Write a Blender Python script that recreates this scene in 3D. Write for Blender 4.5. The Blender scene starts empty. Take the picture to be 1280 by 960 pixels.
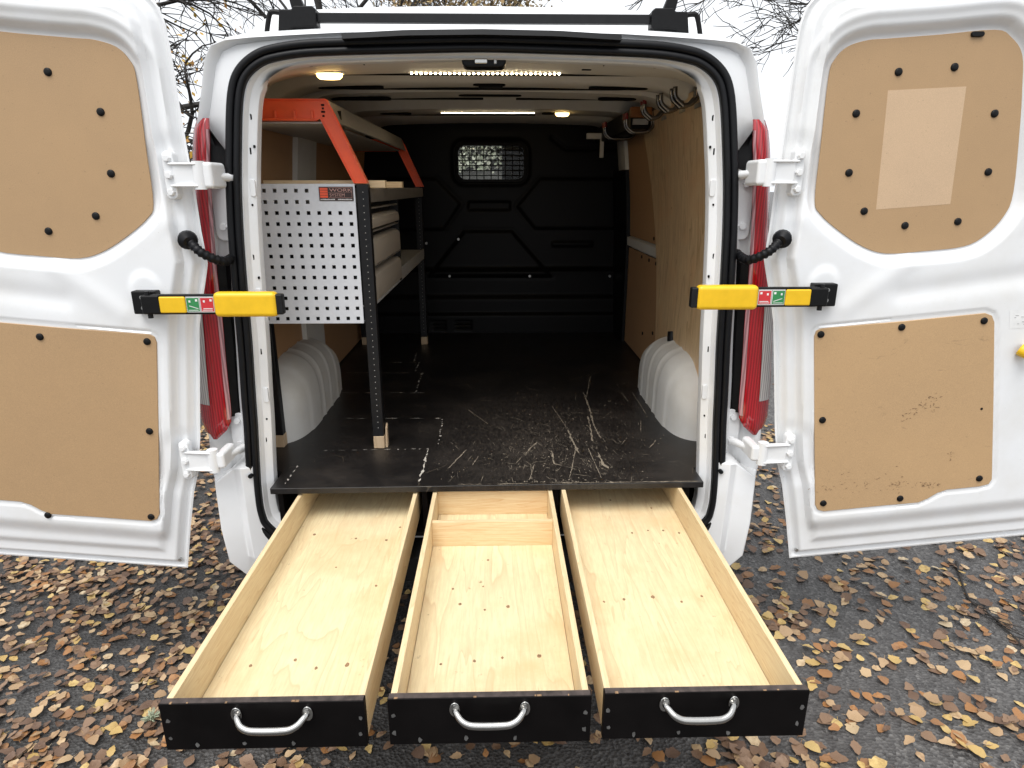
import bpy, bmesh, math, random
import numpy as np
from mathutils import Vector, Matrix
random.seed(7); np.random.seed(7)
rnd = random.random
def U(a, b): return a + (b - a) * random.random()
S = bpy.context.scene
COL = S.collection

# ------------------------------------------------------------------ camera, sky, sun, exposure
FPX, TILT, YAW = 800.0, math.radians(17.03), math.radians(1.29)
CAM = Vector((0.036, -1.863, 1.60))
cd = bpy.data.cameras.new('camera'); cam = bpy.data.objects.new('camera', cd); COL.objects.link(cam)
cd.sensor_width = 36.0; cd.lens = FPX / 1280 * 36.0; cd.clip_start = 0.02; cd.clip_end = 600
cam.location = CAM; cam.rotation_euler = (math.pi / 2 - TILT, 0, -YAW)
S.camera = cam

W = bpy.data.worlds.new('World'); S.world = W; W.use_nodes = True
nt = W.node_tree; nt.nodes.clear()
SUN_EL, SUN_ROT = math.radians(64), math.radians(205)
sky = nt.nodes.new('ShaderNodeTexSky'); sky.sky_type = 'NISHITA'; sky.sun_disc = False
sky.sun_elevation = SUN_EL; sky.sun_rotation = SUN_ROT; sky.dust_density = 6.0; sky.air_density = 1.2
hs = nt.nodes.new('ShaderNodeHueSaturation'); hs.inputs['Saturation'].default_value = 0.10
mx = nt.nodes.new('ShaderNodeMix'); mx.data_type = 'RGBA'; mx.inputs[0].default_value = 0.75
mx.inputs[7].default_value = (8.2, 8.5, 8.9, 1)          # even cloud cover over the clear sky
bg = nt.nodes.new('ShaderNodeBackground'); bg.inputs['Strength'].default_value = 0.10
wo = nt.nodes.new('ShaderNodeOutputWorld')
nt.links.new(sky.outputs[0], hs.inputs['Color']); nt.links.new(hs.outputs[0], mx.inputs[6])
nt.links.new(mx.outputs[2], bg.inputs['Color']); nt.links.new(bg.outputs[0], wo.inputs['Surface'])

sd = bpy.data.lights.new('sun', 'SUN'); sd.energy = 1.5; sd.angle = math.radians(40); sd.color = (1, .97, .93)
sun = bpy.data.objects.new('sun', sd); COL.objects.link(sun)
sdir = Vector((math.sin(SUN_ROT) * math.cos(SUN_EL), math.cos(SUN_ROT) * math.cos(SUN_EL), math.sin(SUN_EL)))
sun.rotation_euler = sdir.to_track_quat('Z', 'Y').to_euler(); sun.location = (0, -3, 8)

S.view_settings.view_transform = 'Standard'; S.view_settings.look = 'None'
S.view_settings.gamma = 1.0; S.view_settings.use_curve_mapping = False
S.view_settings.exposure = 0.72
S.render.engine = 'CYCLES'

# ------------------------------------------------------------------ helpers
_F = Vector((math.sin(YAW) * math.cos(TILT), math.cos(YAW) * math.cos(TILT), -math.sin(TILT)))
_R = Vector((math.cos(YAW), -math.sin(YAW), 0)); _D = _F.cross(_R)
def ray(px, py): return _F + _R * ((px - 640) / FPX) + _D * ((py - 480) / FPX)
def atY(px, py, y): d = ray(px, py); return CAM + d * ((y - CAM.y) / d.y)      # measured point on a plane of the van
def atZ(px, py, z): d = ray(px, py); return CAM + d * ((z - CAM.z) / d.z)
def atX(px, py, x): d = ray(px, py); return CAM + d * ((x - CAM.x) / d.x)

class MB:
    def __init__(s): s.v = []; s.f = []; s.mi = []
    def add(s, vs, fs):
        o = len(s.v); s.v += [tuple(p) for p in vs]; s.f += [tuple(i + o for i in f) for f in fs]; return s
    def box(s, lo, hi):
        (a, b, c), (d, e, f) = lo, hi
        return s.add([(a,b,c),(d,b,c),(d,e,c),(a,e,c),(a,b,f),(d,b,f),(d,e,f),(a,e,f)],
                     [(0,3,2,1),(4,5,6,7),(0,1,5,4),(1,2,6,5),(2,3,7,6),(3,0,4,7)])
    def hexa(s, p8):
        return s.add(p8, [(0,3,2,1),(4,5,6,7),(0,1,5,4),(1,2,6,5),(2,3,7,6),(3,0,4,7)])
    def tube(s, pts, r, n=8, cap=True):
        pts = [Vector(p) for p in pts]; m = len(pts)
        rs = r if isinstance(r, (list, tuple)) else [r] * m
        vs = []; fs = []; up = None
        for i, p in enumerate(pts):
            t = (pts[min(i+1, m-1)] - pts[max(i-1, 0)])
            if t.length < 1e-9: t = Vector((0,0,1))
            t.normalize()
            if up is None: up = Vector((0,0,1)) if abs(t.z) < .9 else Vector((1,0,0))
            a = t.cross(up)
            if a.length < 1e-4: a = t.cross(Vector((1,0,0)) if abs(t.x) < .9 else Vector((0,1,0)))
            a.normalize(); b = a.cross(t).normalized(); up = b
            for k in range(n):
                th = 2 * math.pi * k / n
                vs.append(p + a * (math.cos(th) * rs[i]) + b * (math.sin(th) * rs[i]))
        for i in range(m - 1):
            for k in range(n):
                k2 = (k + 1) % n
                fs.append((i*n+k, i*n+k2, (i+1)*n+k2, (i+1)*n+k))
        if cap: fs += [tuple(range(n-1, -1, -1)), tuple((m-1)*n + k for k in range(n))]
        return s.add(vs, fs)
    def grid(s, rows, close=False):
        h = len(rows); w = len(rows[0]); vs = [p for r in rows for p in r]; fs = []
        for i in range(h - 1):
            for j in range(w - (0 if close else 1)):
                j2 = (j + 1) % w
                fs.append((i*w+j, i*w+j2, (i+1)*w+j2, (i+1)*w+j))
        return s.add(vs, fs)
    def prism(s, outline, axis, a, b):
        """outline: 2D points; axis 'y' -> (x,z), 'x' -> (y,z), 'z' -> (x,y); from a to b"""
        n = len(outline)
        def P(q, c): return (q[0], c, q[1]) if axis == 'y' else ((c, q[0], q[1]) if axis == 'x' else (q[0], q[1], c))
        vs = [P(q, a) for q in outline] + [P(q, b) for q in outline]
        fs = [tuple(range(n)), tuple(range(2*n-1, n-1, -1))] + [(i, i+n, (i+1) % n + n, (i+1) % n) for i in range(n)]
        return s.add(vs, fs)
    def build(s, name, mat, parent=None, smooth=False, bevel=0, seg=2, fixn=True, angle=40):
        me = bpy.data.meshes.new(name); me.from_pydata(s.v, [], s.f); me.update()
        if fixn:
            bm = bmesh.new(); bm.from_mesh(me); bmesh.ops.recalc_face_normals(bm, faces=bm.faces); bm.to_mesh(me); bm.free()
        o = mobj(name, me, mat, parent)
        if smooth:
            me.shade_smooth()
            if smooth != 'full':
                me.set_sharp_from_angle(angle=math.radians(angle))
        if bevel:
            b = o.modifiers.new('bevel', 'BEVEL'); b.width = bevel; b.segments = seg; b.limit_method = 'ANGLE'; b.angle_limit = math.radians(35)
            me.shade_smooth(); b.harden_normals = True
        return o

def mobj(name, me, mat, parent=None, loc=None, rot=None, scale=None):
    o = bpy.data.objects.new(name, me); COL.objects.link(o)
    if mat is not None and not me.materials: me.materials.append(mat)
    if loc is not None: o.location = loc
    if rot is not None: o.rotation_euler = rot
    if scale is not None: o.scale = scale
    if parent is not None:
        o.parent = parent; o.matrix_parent_inverse = parent.matrix_basis.inverted()
    return o
def share(o, name, parent, loc, rot=None, scale=None):
    c = mobj(name, o.data, None, parent, loc, rot, scale)
    for m in o.modifiers:
        if m.type == 'BEVEL':
            b = c.modifiers.new('bevel', 'BEVEL'); b.width = m.width; b.segments = m.segments; b.limit_method = 'ANGLE'; b.angle_limit = m.angle_limit; b.harden_normals = True
    return c
def tag(o, label=None, cat=None, group=None, kind=None):
    if label: o['label'] = label
    if cat: o['category'] = cat
    if group: o['group'] = group
    if kind: o['kind'] = kind
    return o
def thing(name, label, cat, loc, group=None):
    o = bpy.data.objects.new(name, None); COL.objects.link(o); o.location = loc; o.empty_display_size = .1
    return tag(o, label, cat, group)
def interp(x, xs, ys): return float(np.interp(x, xs, ys))
def rrect(x0, z0, x1, z1, r, n=6):
    out = []
    for cx, cz, a0 in ((x1-r, z0+r, -90), (x1-r, z1-r, 0), (x0+r, z1-r, 90), (x0+r, z0+r, 180)):
        for k in range(n + 1):
            a = math.radians(a0 + 90 * k / n); out.append((cx + r * math.cos(a), cz + r * math.sin(a)))
    return out
def spline(pts, n=6, closed=False):
    """Catmull-Rom through 2D/3D points"""
    P = [Vector(p) for p in pts]; m = len(P); out = []
    rng = range(m) if closed else range(m - 1)
    for i in rng:
        p1, p2 = P[i], P[(i+1) % m]
        p0 = P[(i-1) % m] if (closed or i > 0) else p1 * 2 - p2
        p3 = P[(i+2) % m] if (closed or i < m - 2) else p2 * 2 - p1
        for k in range(n):
            t = k / n
            out.append(.5 * ((2*p1) + (p2-p0)*t + (2*p0-5*p1+4*p2-p3)*t*t + (3*p1-p0-3*p2+p3)*t**3))
    if not closed: out.append(P[-1])
    return out
def sdf_poly(X, Z, poly):
    """signed distance (negative inside), numpy"""
    P = np.array([(p[0], p[1]) for p in poly]); n = len(P)
    d = np.full(X.shape, 1e9); ins = np.zeros(X.shape, bool)
    for i in range(n):
        a = P[i]; b = P[(i+1) % n]; e = b - a
        t = np.clip(((X-a[0])*e[0] + (Z-a[1])*e[1]) / max(e@e, 1e-12), 0, 1)
        d = np.minimum(d, np.hypot(X-a[0]-t*e[0], Z-a[1]-t*e[1]))
        c = ((a[1] > Z) != (b[1] > Z))
        with np.errstate(divide='ignore', invalid='ignore'):
            ins ^= c & (X < (b[0]-a[0])*(Z-a[1])/(b[1]-a[1] if b[1] != a[1] else 1e-12) + a[0])
    return np.where(ins, -d, d)
def dist_line(X, Z, pl):
    d = np.full(X.shape, 1e9)
    for a, b in zip(pl[:-1], pl[1:]):
        a = np.array(a[:2]); b = np.array(b[:2]); e = b - a
        t = np.clip(((X-a[0])*e[0] + (Z-a[1])*e[1]) / max(e@e, 1e-12), 0, 1)
        d = np.minimum(d, np.hypot(X-a[0]-t*e[0], Z-a[1]-t*e[1]))
    return d
def sstep(a, b, x):
    t = np.clip((x - a) / (b - a), 0, 1); return t * t * (3 - 2 * t)

# ------------------------------------------------------------------ materials
def newmat(name):
    m = bpy.data.materials.new(name); m.use_nodes = True
    n = m.node_tree.nodes; b = n['Principled BSDF']; return m, m.node_tree, b
def N(t, typ, **kw):
    n = t.nodes.new(typ)
    for k, v in kw.items():
        if k.startswith('i_'):
            key = k[2:]; key = int(key) if key.isdigit() else key.replace('_', ' ')
            n.inputs[key].default_value = v
        else: setattr(n, k, v)
    return n
def coords(t, scale=(1,1,1), rot=(0,0,0), src='Object'):
    tc = N(t, 'ShaderNodeTexCoord'); mp = N(t, 'ShaderNodeMapping'); mp.inputs['Scale'].default_value = scale; mp.inputs['Rotation'].default_value = rot
    t.links.new(tc.outputs[src], mp.inputs[0]); return mp.outputs[0]
def ramp(t, fac, stops):
    r = N(t, 'ShaderNodeValToRGB'); e = r.color_ramp.elements
    while len(e) < len(stops): e.new(.5)
    for q, (p, c) in zip(e, stops): q.position = p; q.color = (*c, 1) if len(c) == 3 else c
    t.links.new(fac, r.inputs[0]); return r.outputs[0]
def mixc(t, fac, a, b, blend='MIX'):
    m = N(t, 'ShaderNodeMix', data_type='RGBA', blend_type=blend)
    for sock, v in ((m.inputs[0], fac), (m.inputs[6], a), (m.inputs[7], b)):
        if hasattr(v, 'is_linked') or isinstance(v, bpy.types.NodeSocket): t.links.new(v, sock)
        elif isinstance(v, (int, float)): sock.default_value = v
        else: sock.default_value = (*v, 1) if len(v) == 3 else v
    return m.outputs[2]
def noise(t, vec, scale, detail=4, rough=.55, dist=0):
    n = N(t, 'ShaderNodeTexNoise'); n.inputs['Scale'].default_value = scale; n.inputs['Detail'].default_value = detail
    n.inputs['Roughness'].default_value = rough; n.inputs['Distortion'].default_value = dist
    t.links.new(vec, n.inputs['Vector']); return n.outputs['Fac']
def bump(t, b, h, strength=.2, dist=.002):
    n = N(t, 'ShaderNodeBump'); n.inputs['Strength'].default_value = strength; n.inputs['Distance'].default_value = dist
    t.links.new(h, n.inputs['Height']); t.links.new(n.outputs[0], b.inputs['Normal'])
def simple(name, col, rough=.5, metal=0, var=.08, scale=30, bumpv=0, coat=0, emis=0, spec=.5):
    m, t, b = newmat(name); v = coords(t); f = noise(t, v, scale, 4)
    lo = tuple(c * (1 - var) for c in col); hi = tuple(min(1, c * (1 + var)) for c in col)
    t.links.new(ramp(t, f, [(.3, lo), (.7, hi)]), b.inputs['Base Color'])
    b.inputs['Roughness'].default_value = rough; b.inputs['Metallic'].default_value = metal; b.inputs['Coat Weight'].default_value = coat
    b.inputs['Specular IOR Level'].default_value = spec
    rr = N(t, 'ShaderNodeMapRange', i_3=max(.02, rough-.08), i_4=min(1, rough+.1)); t.links.new(f, rr.inputs[0]); t.links.new(rr.outputs[0], b.inputs['Roughness'])
    if bumpv: bump(t, b, f, bumpv, .001)
    if emis: b.inputs['Emission Color'].default_value = (*col, 1); b.inputs['Emission Strength'].default_value = emis
    return m
M = {}
def white_paint(name, col=(.80, .81, .82), dirt=.25):
    m, t, b = newmat(name); v = coords(t)
    f1 = noise(t, v, 3.0, 6, .65); f2 = noise(t, v, 60, 3)
    d = ramp(t, f1, [(.45, (0,0,0)), (.85, (1,1,1))])
    base = mixc(t, d, col, tuple(c * (1 - dirt * k) for c, k in zip(col, (.5, .6, .8))))
    sp = ramp(t, noise(t, v, 170, 2), [(.76, (0,0,0)), (.80, (1,1,1))])
    base = mixc(t, mixc(t, sp, (0,0,0), (.5,.5,.5)), base, (.35, .31, .26))
    t.links.new(base, b.inputs['Base Color'])
    rr = N(t, 'ShaderNodeMapRange', i_3=.22, i_4=.48); t.links.new(f1, rr.inputs[0]); t.links.new(rr.outputs[0], b.inputs['Roughness'])
    b.inputs['Coat Weight'].default_value = .35; b.inputs['Coat Roughness'].default_value = .12
    bump(t, b, f2, .05, .0006)
    return m
M['paint'] = white_paint('white_paint')
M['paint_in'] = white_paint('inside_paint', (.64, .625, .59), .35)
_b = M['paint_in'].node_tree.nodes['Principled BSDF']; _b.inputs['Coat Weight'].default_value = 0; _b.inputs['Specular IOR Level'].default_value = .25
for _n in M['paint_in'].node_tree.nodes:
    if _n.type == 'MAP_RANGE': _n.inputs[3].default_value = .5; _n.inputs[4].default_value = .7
def hardboard(name, col, scuff):
    m, t, b = newmat(name); v = coords(t)
    fib = noise(t, coords(t, (60, 60, 60)), 8, 6, .75); big = noise(t, v, 2.2, 4); mid = noise(t, v, 22, 5, .7)
    c = ramp(t, fib, [(.25, tuple(x * .70 for x in col)), (.75, tuple(min(1, x * 1.22) for x in col))])
    c = mixc(t, ramp(t, mid, [(.35, (0,0,0)), (.8, (.45,.45,.45))]), c, tuple(x * .86 for x in col))
    c = mixc(t, ramp(t, big, [(.4, (0,0,0)), (.8, (.5,.5,.5))]), c, (col[0]*1.12, col[1]*1.1, col[2]*1.05))
    fl = ramp(t, noise(t, coords(t, (1, 1, 1)), 130, 3, .6), [(.68, (0,0,0)), (.73, (1,1,1))])
    c = mixc(t, mixc(t, fl, (0,0,0), (.4,.4,.4)), c, tuple(x * .45 for x in col))
    if scuff:
        s = noise(t, coords(t, (3, 3, 9)), 2.6, 8, .72, 1.0)
        s = ramp(t, s, [(.63, (0,0,0)), (.70, (scuff,)*3)])
        c = mixc(t, s, c, tuple(x * .35 for x in col))
    t.links.new(c, b.inputs['Base Color']); b.inputs['Roughness'].default_value = .55
    bump(t, b, fib, .12, .0006); return m
M['hard'] = hardboard('hardboard', (.44, .285, .150), 0)
M['hard_scuffed'] = hardboard('scuffed_hardboard', (.49, .32, .168), .55)
M['hard_wall'] = hardboard('lining_hardboard', (.44, .255, .13), .5)
def plywood(name, pale, dark, along='y', wave=1.0, stain=.5, varn=.5, seed=0):
    m, t, b = newmat(name)
    sc = {'y': (9, .8, 9), 'z': (9, 9, .8), 'x': (.8, 9, 9)}[along]
    tc = coords(t, sc)
    mp = N(t, 'ShaderNodeMapping'); mp.inputs['Location'].default_value = (seed, seed * .7, seed * .3); t.links.new(tc, mp.inputs[0]); v = mp.outputs[0]
    w = N(t, 'ShaderNodeTexNoise'); w.inputs['Scale'].default_value = .75; w.inputs['Detail'].default_value = 3.5; w.inputs['Distortion'].default_value = .6
    t.links.new(v, w.inputs['Vector'])
    mul = N(t, 'ShaderNodeMath', operation='MULTIPLY', i_1=19.0 * wave); t.links.new(w.outputs['Fac'], mul.inputs[0])
    fr = N(t, 'ShaderNodeMath', operation='FRACT'); t.links.new(mul.outputs[0], fr.inputs[0])
    band = ramp(t, fr.outputs[0], [(0, (0,0,0)), (.70, (.22,.22,.22)), (.90, (.55,.55,.55)), (.955, (1,1,1)), (1, (0,0,0))])
    fine = noise(t, coords(t, tuple(k * 6 for k in sc)), 3.0, 6, .7)
    o = coords(t); blot = noise(t, o, 4.5, 6, .65); spots = noise(t, o, 38, 4, .6)
    c = mixc(t, mixc(t, .62, (0,0,0), band), pale, dark)
    c = mixc(t, ramp(t, fine, [(.38, (0,0,0)), (.72, (.55,.55,.55))]), c, dark)
    c = mixc(t, ramp(t, blot, [(.48, (0,0,0)), (.72, (stain,)*3)]), c, tuple(x * k for x, k in zip(pale, (.86, .70, .58))))
    c = mixc(t, ramp(t, spots, [(.68, (0,0,0)), (.76, (stain,)*3)]), c, tuple(x * .55 for x in dark))
    gr = noise(t, coords(t, tuple(k * .35 for k in sc)), 2.2, 8, .72, .8)
    c = mixc(t, ramp(t, gr, [(.55, (0,0,0)), (.72, (.55 * stain,)*3)]), c, tuple(x * k for x, k in zip(pale, (.62, .56, .52))))
    t.links.new(c, b.inputs['Base Color']); b.inputs['Roughness'].default_value = varn
    bump(t, b, fine, .15, .0006); return m
M['ply'] = plywood('drawer_plywood', (.82, .70, .445), (.62, .45, .245), 'y', .8, .65)
M['ply_b'] = plywood('drawer_plywood_worn', (.80, .68, .435), (.58, .42, .24), 'y', .6, .95, seed=4.3)
M['ply_c'] = plywood('drawer_plywood_fresh', (.82, .695, .44), (.61, .44, .245), 'y', .8, .75, seed=9.1)
M['pine'] = plywood('pine_side', (.78, .64, .40), (.58, .39, .20), 'y', 1.6, .2, seed=2.2)
M['pine_x'] = plywood('pine_board', (.78, .63, .39), (.60, .36, .16), 'x', 1.5, .2, seed=6.0)
M['ply_wall'] = plywood('varnished_plywood', (.76, .56, .33), (.34, .18, .065), 'z', .45, 1.0, .38, seed=3.1)
M['block'] = plywood('packing_wood', (.56, .42, .27), (.42, .29, .17), 'z', 1, .3)
M['black_ply'] = simple('black_film', (.004, .0032, .0032), .42, 0, .3, 14, .15, spec=.12)
M['edge'] = simple('skylit_ply_edge', (.055, .042, .038), .7, 0, .5, 60)  # raw ply brown, lightened to paint skylight on the front's top face
M['floor'] = None
def floor_mat():
    m, t, b = newmat('black_floor_film'); v = coords(t)
    st = noise(t, coords(t, (3, 14, 1)), 3, 5, .6); dirt = noise(t, v, 5.5, 7, .7)
    c = mixc(t, ramp(t, dirt, [(.45, (0,0,0)), (.85, (1,1,1))]), (.0085, .0075, .0075), (.034, .028, .024))
    vo = N(t, 'ShaderNodeTexVoronoi', feature='DISTANCE_TO_EDGE'); vo.inputs['Scale'].default_value = 5.0
    wv = N(t, 'ShaderNodeTexNoise'); wv.inputs['Scale'].default_value = 2.5; wv.inputs['Detail'].default_value = 3
    t.links.new(v, wv.inputs['Vector'])
    add = N(t, 'ShaderNodeVectorMath', operation='MULTIPLY_ADD'); add.inputs[1].default_value = (.6,.6,.6)
    t.links.new(wv.outputs['Color'], add.inputs[0]); t.links.new(v, add.inputs[2]); t.links.new(add.outputs[0], vo.inputs['Vector'])
    ln = ramp(t, vo.outputs['Distance'], [(.0, (1,1,1)), (.006, (0,0,0))])
    msk = ramp(t, noise(t, v, 9, 3), [(.52, (0,0,0)), (.62, (.4,.4,.4))])
    c = mixc(t, mixc(t, ln, (0,0,0), msk), c, (.22, .18, .13))
    gm = N(t, 'ShaderNodeMapping'); gm.inputs['Location'].default_value = (-.36, -.62, 0); gm.inputs['Scale'].default_value = (2.1, 1.35, 0)
    tc2 = N(t, 'ShaderNodeTexCoord'); t.links.new(tc2.outputs['Object'], gm.inputs[0]); gg = N(t, 'ShaderNodeTexGradient', gradient_type='SPHERICAL'); t.links.new(gm.outputs[0], gg.inputs[0])
    wr = N(t, 'ShaderNodeMath', operation='MULTIPLY'); t.links.new(gg.outputs[1], wr.inputs[0]); t.links.new(ramp(t, noise(t, coords(t, (30, 9, 1)), 3, 8, .75), [(.40, (0,0,0)), (.75, (1,1,1))]), wr.inputs[1])
    c = mixc(t, wr.outputs[0], c, (.075, .062, .052))            # rubbed-through film where loads were dragged
    t.links.new(c, b.inputs['Base Color'])
    rr = N(t, 'ShaderNodeMapRange', i_3=.24, i_4=.58); t.links.new(dirt, rr.inputs[0]); t.links.new(rr.outputs[0], b.inputs['Roughness'])
    bump(t, b, st, .12, .0008); return m
M['floor'] = floor_mat()
M['scar'] = simple('bare_wood_scar', (.22, .185, .14), .75, 0, .35, 90)
M['rubber'] = simple('black_rubber', (.0045, .0048, .006), .45, 0, .2, 60, spec=.25)
M['plastic'] = simple('black_plastic', (.005, .005, .0055), .45, 0, .2, 80, .1, spec=.22)
M['bulk'] = simple('bulkhead_plastic', (.0045, .0042, .0045), .42, 0, .2, 120, .12, spec=.14)
M['dark'] = simple('underbody_black', (.006, .006, .006), .8, 0, .3, 20, spec=.1)
M['steel_black'] = simple('black_steel', (.008, .008, .009), .42, 0, .2, 50, spec=.3)
M['chrome'] = simple('polished_steel', (.46, .45, .43), .18, 1, .08, 40)
M['hook_steel'] = simple('hook_steel', (.20, .19, .18), .22, 1, .1, 40)
M['galv'] = simple('zinc_steel', (.45, .45, .44), .38, 1, .2, 60)
M['grey_paint'] = simple('pale_grey_enamel', (.66, .68, .72), .42, 0, .04, 90)
M['beige'] = simple('beige_drawer_enamel', (.40, .35, .29), .38, 0, .05, 30)
M['shelf'] = simple('shelf_grey', (.42, .41, .39), .45, 0, .08, 30)
M['alu'] = simple('brushed_shelf_edge', (.36, .33, .29), .42, .6, .15, 30)
M['orange'] = simple('orange_enamel', (.86, .105, .028), .38, 0, .06, 30)
M['yellow'] = simple('yellow_plastic', (.80, .49, .012), .36, 0, .05, 40)
M['sticker_green'] = simple('sticker_green', (.03, .22, .07), .4)
M['sticker_red'] = simple('sticker_red', (.55, .03, .035), .4)
M['sticker_white'] = simple('sticker_white', (.75, .75, .74), .4)
M['sticker_grey'] = simple('sticker_grey', (.38, .38, .37), .4)
M['badge_black'] = simple('badge_black', (.03, .012, .01), .35)
M['badge_red'] = simple('badge_red', (.75, .09, .03), .35)
M['badge_print'] = simple('badge_print', (.46, .25, .21), .4)
M['bark'] = simple('bark', (.035, .031, .028), .9, 0, .45, 14, .5)
M['hook_red'] = simple('red_cap', (.20, .015, .015), .4)
M['caseorange'] = simple('worn_orange_case', (.30, .11, .03), .5, 0, .4, 15)
M['patch'] = hardboard('pale_patch', (.58, .41, .26), 0)
M['knot'] = simple('screw_plug', (.26, .16, .085), .7, 0, .4, 120)
M['seat'] = simple('dark_seat_cloth', (.02, .02, .022), .85, 0, .3, 80)
M['tyre'] = simple('tyre_rubber', (.016, .016, .016), .8, 0, .3, 40)
def glass(name, col, rough=.05, trans=.9):
    m, t, b = newmat(name); b.inputs['Base Color'].default_value = (*col, 1); b.inputs['Roughness'].default_value = rough
    b.inputs['Transmission Weight'].default_value = trans; b.inputs['IOR'].default_value = 1.2 if trans > .5 else 1.45; return m
def lens(name, col):
    m, t, b = newmat(name); v = coords(t, (1, 1, 1))
    w = N(t, 'ShaderNodeTexWave', bands_direction='X'); w.inputs['Scale'].default_value = 38; w.inputs['Distortion'].default_value = .6; t.links.new(v, w.inputs['Vector'])
    f = w.outputs['Fac']
    t.links.new(ramp(t, f, [(.2, tuple(c * .55 for c in col)), (.8, col)]), b.inputs['Base Color'])
    b.inputs['Roughness'].default_value = .12; b.inputs['Coat Weight'].default_value = 1; b.inputs['Coat Roughness'].default_value = .03
    bump(t, b, f, .15, .0006); return m
M['lens_red'] = lens('red_lens', (.46, .008, .016)); M['lens_clear'] = lens('clear_lens', (.60, .57, .55)); M['lens_pink'] = lens('pale_lens_edge', (.58, .30, .32))
M['glass'] = glass('window_glass', (.9, .93, .92), .02, .95)
def emit(name, col, s):
    m, t, b = newmat(name); b.inputs['Base Color'].default_value = (*col, 1); b.inputs['Emission Color'].default_value = (*col, 1); b.inputs['Emission Strength'].default_value = s; return m
M['led'] = emit('lit_led', (1, .80, .50), 45); M['dome'] = emit('lit_dome_lamp', (1, .66, .22), 6)
def asphalt():
    m, t, b = newmat('wet_asphalt'); v = coords(t)
    vo = N(t, 'ShaderNodeTexVoronoi'); vo.inputs['Scale'].default_value = 95; t.links.new(v, vo.inputs['Vector'])
    n1 = noise(t, v, 1.3, 6, .6); n2 = noise(t, v, 300, 3)
    c = ramp(t, vo.outputs['Color'], [(.1, (.038, .036, .035)), (.6, (.092, .088, .085)), (.98, (.19, .183, .175))])
    c = mixc(t, ramp(t, n1, [(.35, (0,0,0)), (.7, (.6,.6,.6))]), c, (.055, .051, .050))
    sx = N(t, 'ShaderNodeSeparateXYZ'); t.links.new(v, sx.inputs[0]); wx_ = N(t, 'ShaderNodeMapRange', i_1=-.6, i_2=1.0, i_3=.75, i_4=0.0); t.links.new(sx.outputs[0], wx_.inputs[0])
    mw = N(t, 'ShaderNodeMath', operation='MULTIPLY'); t.links.new(wx_.outputs[0], mw.inputs[0]); t.links.new(ramp(t, noise(t, v, 3.5, 5, .65), [(.30, (.35,.35,.35)), (.6, (1,1,1))]), mw.inputs[1])
    c = mixc(t, mw.outputs[0], c, (.012, .011, .010))          # damp leaf mould on the left
    c = mixc(t, ramp(t, n2, [(.55, (0,0,0)), (.8, (.4,.4,.4))]), c, (.13, .12, .115))
    t.links.new(c, b.inputs['Base Color'])
    rr = N(t, 'ShaderNodeMapRange', i_3=.40, i_4=.75); t.links.new(n1, rr.inputs[0]); t.links.new(rr.outputs[0], b.inputs['Roughness'])
    bump(t, b, vo.outputs['Distance'], .9, .006); return m
M['asphalt'] = asphalt()
def leafmat(name):
    m, t, b = newmat(name); a = N(t, 'ShaderNodeVertexColor', layer_name='Col'); v = coords(t)
    f = noise(t, v, 70, 5, .7)
    c = mixc(t, ramp(t, f, [(.42, (0,0,0)), (.72, (.75,.75,.75))]), a.outputs[0], mixc(t, 1.0, a.outputs[0], (.42, .30, .2), 'MULTIPLY'))
    t.links.new(c, b.inputs['Base Color']); b.inputs['Roughness'].default_value = .55
    bump(t, b, f, .3, .001); return m
M['leaf'] = leafmat('fallen_leaf')

# ------------------------------------------------------------------ ground
g = MB(); R0 = [0, .5, 1, 2, 3, 5, 8, 14, 30, 80, 300]; rows = []
for r in R0[1:]:
    rows.append([(r * math.cos(a), r * math.sin(a) + 1, .012 * math.sin(r * 1.3 + a * 3) * min(1, r / 8) if r < 20 else 0) for a in [2 * math.pi * k / 48 for k in range(48)]])
g.grid(rows, close=True); c0 = len(g.v); g.v.append((0, 1, 0)); g.f += [(k, (k+1) % 48, c0) for k in range(48)]
tag(g.build('ground', M['asphalt'], smooth='full'), kind='structure')

# ------------------------------------------------------------------ the van
van = thing('white_van', 'white panel van seen from behind with both rear doors folded fully open', 'van', (0, 2.3, 0))

SEAL_PX = [(780, 50), (827, 53), (862, 59), (881, 66), (897, 78), (908, 93), (914, 112), (917, 140), (918.5, 180), (919.5, 225), (919, 265), (917.5, 306), (914, 367), (910, 426), (907, 492), (905, 530), (904, 565), (902, 610), (898, 638), (888, 658)]
def rake(z): return .03 + .035 * max(0, (z - 1.3) / .7) ** 1.3
SEAL_PTS = []
for a, b in SEAL_PX:
    p = atY(a, b, .03); p = atY(a, b, rake(p.z)); SEAL_PTS.append((p.x + .006, p.z))
def seal_path():
    half = [(0, 1.993), (.2, 1.989)] + SEAL_PTS + [(.66, .43), (.58, .415), (.4, .41), (0, .41)]
    full = half + [(-x, z) for x, z in half[-2:0:-1]]
    return [(p.x, p.y) for p in spline([(x, z) for x, z in full], 4, True)]
SP = seal_path()
def sweep(profile, name, mat, parent, smooth=True, angle=40):
    """profile: (inward offset, y offset) swept round the rear opening"""
    m = MB(); n = len(SP); rows = []
    nrm = []
    for i in range(n):
        t = Vector((SP[(i+1) % n][0] - SP[i-1][0], SP[(i+1) % n][1] - SP[i-1][1])).normalized()
        nrm.append((t.y, -t.x))           # path runs clockwise seen from behind: inward
    for (o, dy) in profile:
        row = []
        for i in range(n):
            oz = o if o < .04 else .04 + (o - .04) * (1 - .62 * float(sstep(1.90, 1.955, SP[i][1])))
            row.append((SP[i][0] + nrm[i][0] * oz * SGN, rake(SP[i][1]) + dy, SP[i][1] + nrm[i][1] * oz * SGN))
        rows.append(row)
    m.grid(rows, close=True)
    return m.build(name, mat, parent, smooth=True, angle=angle)
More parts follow.
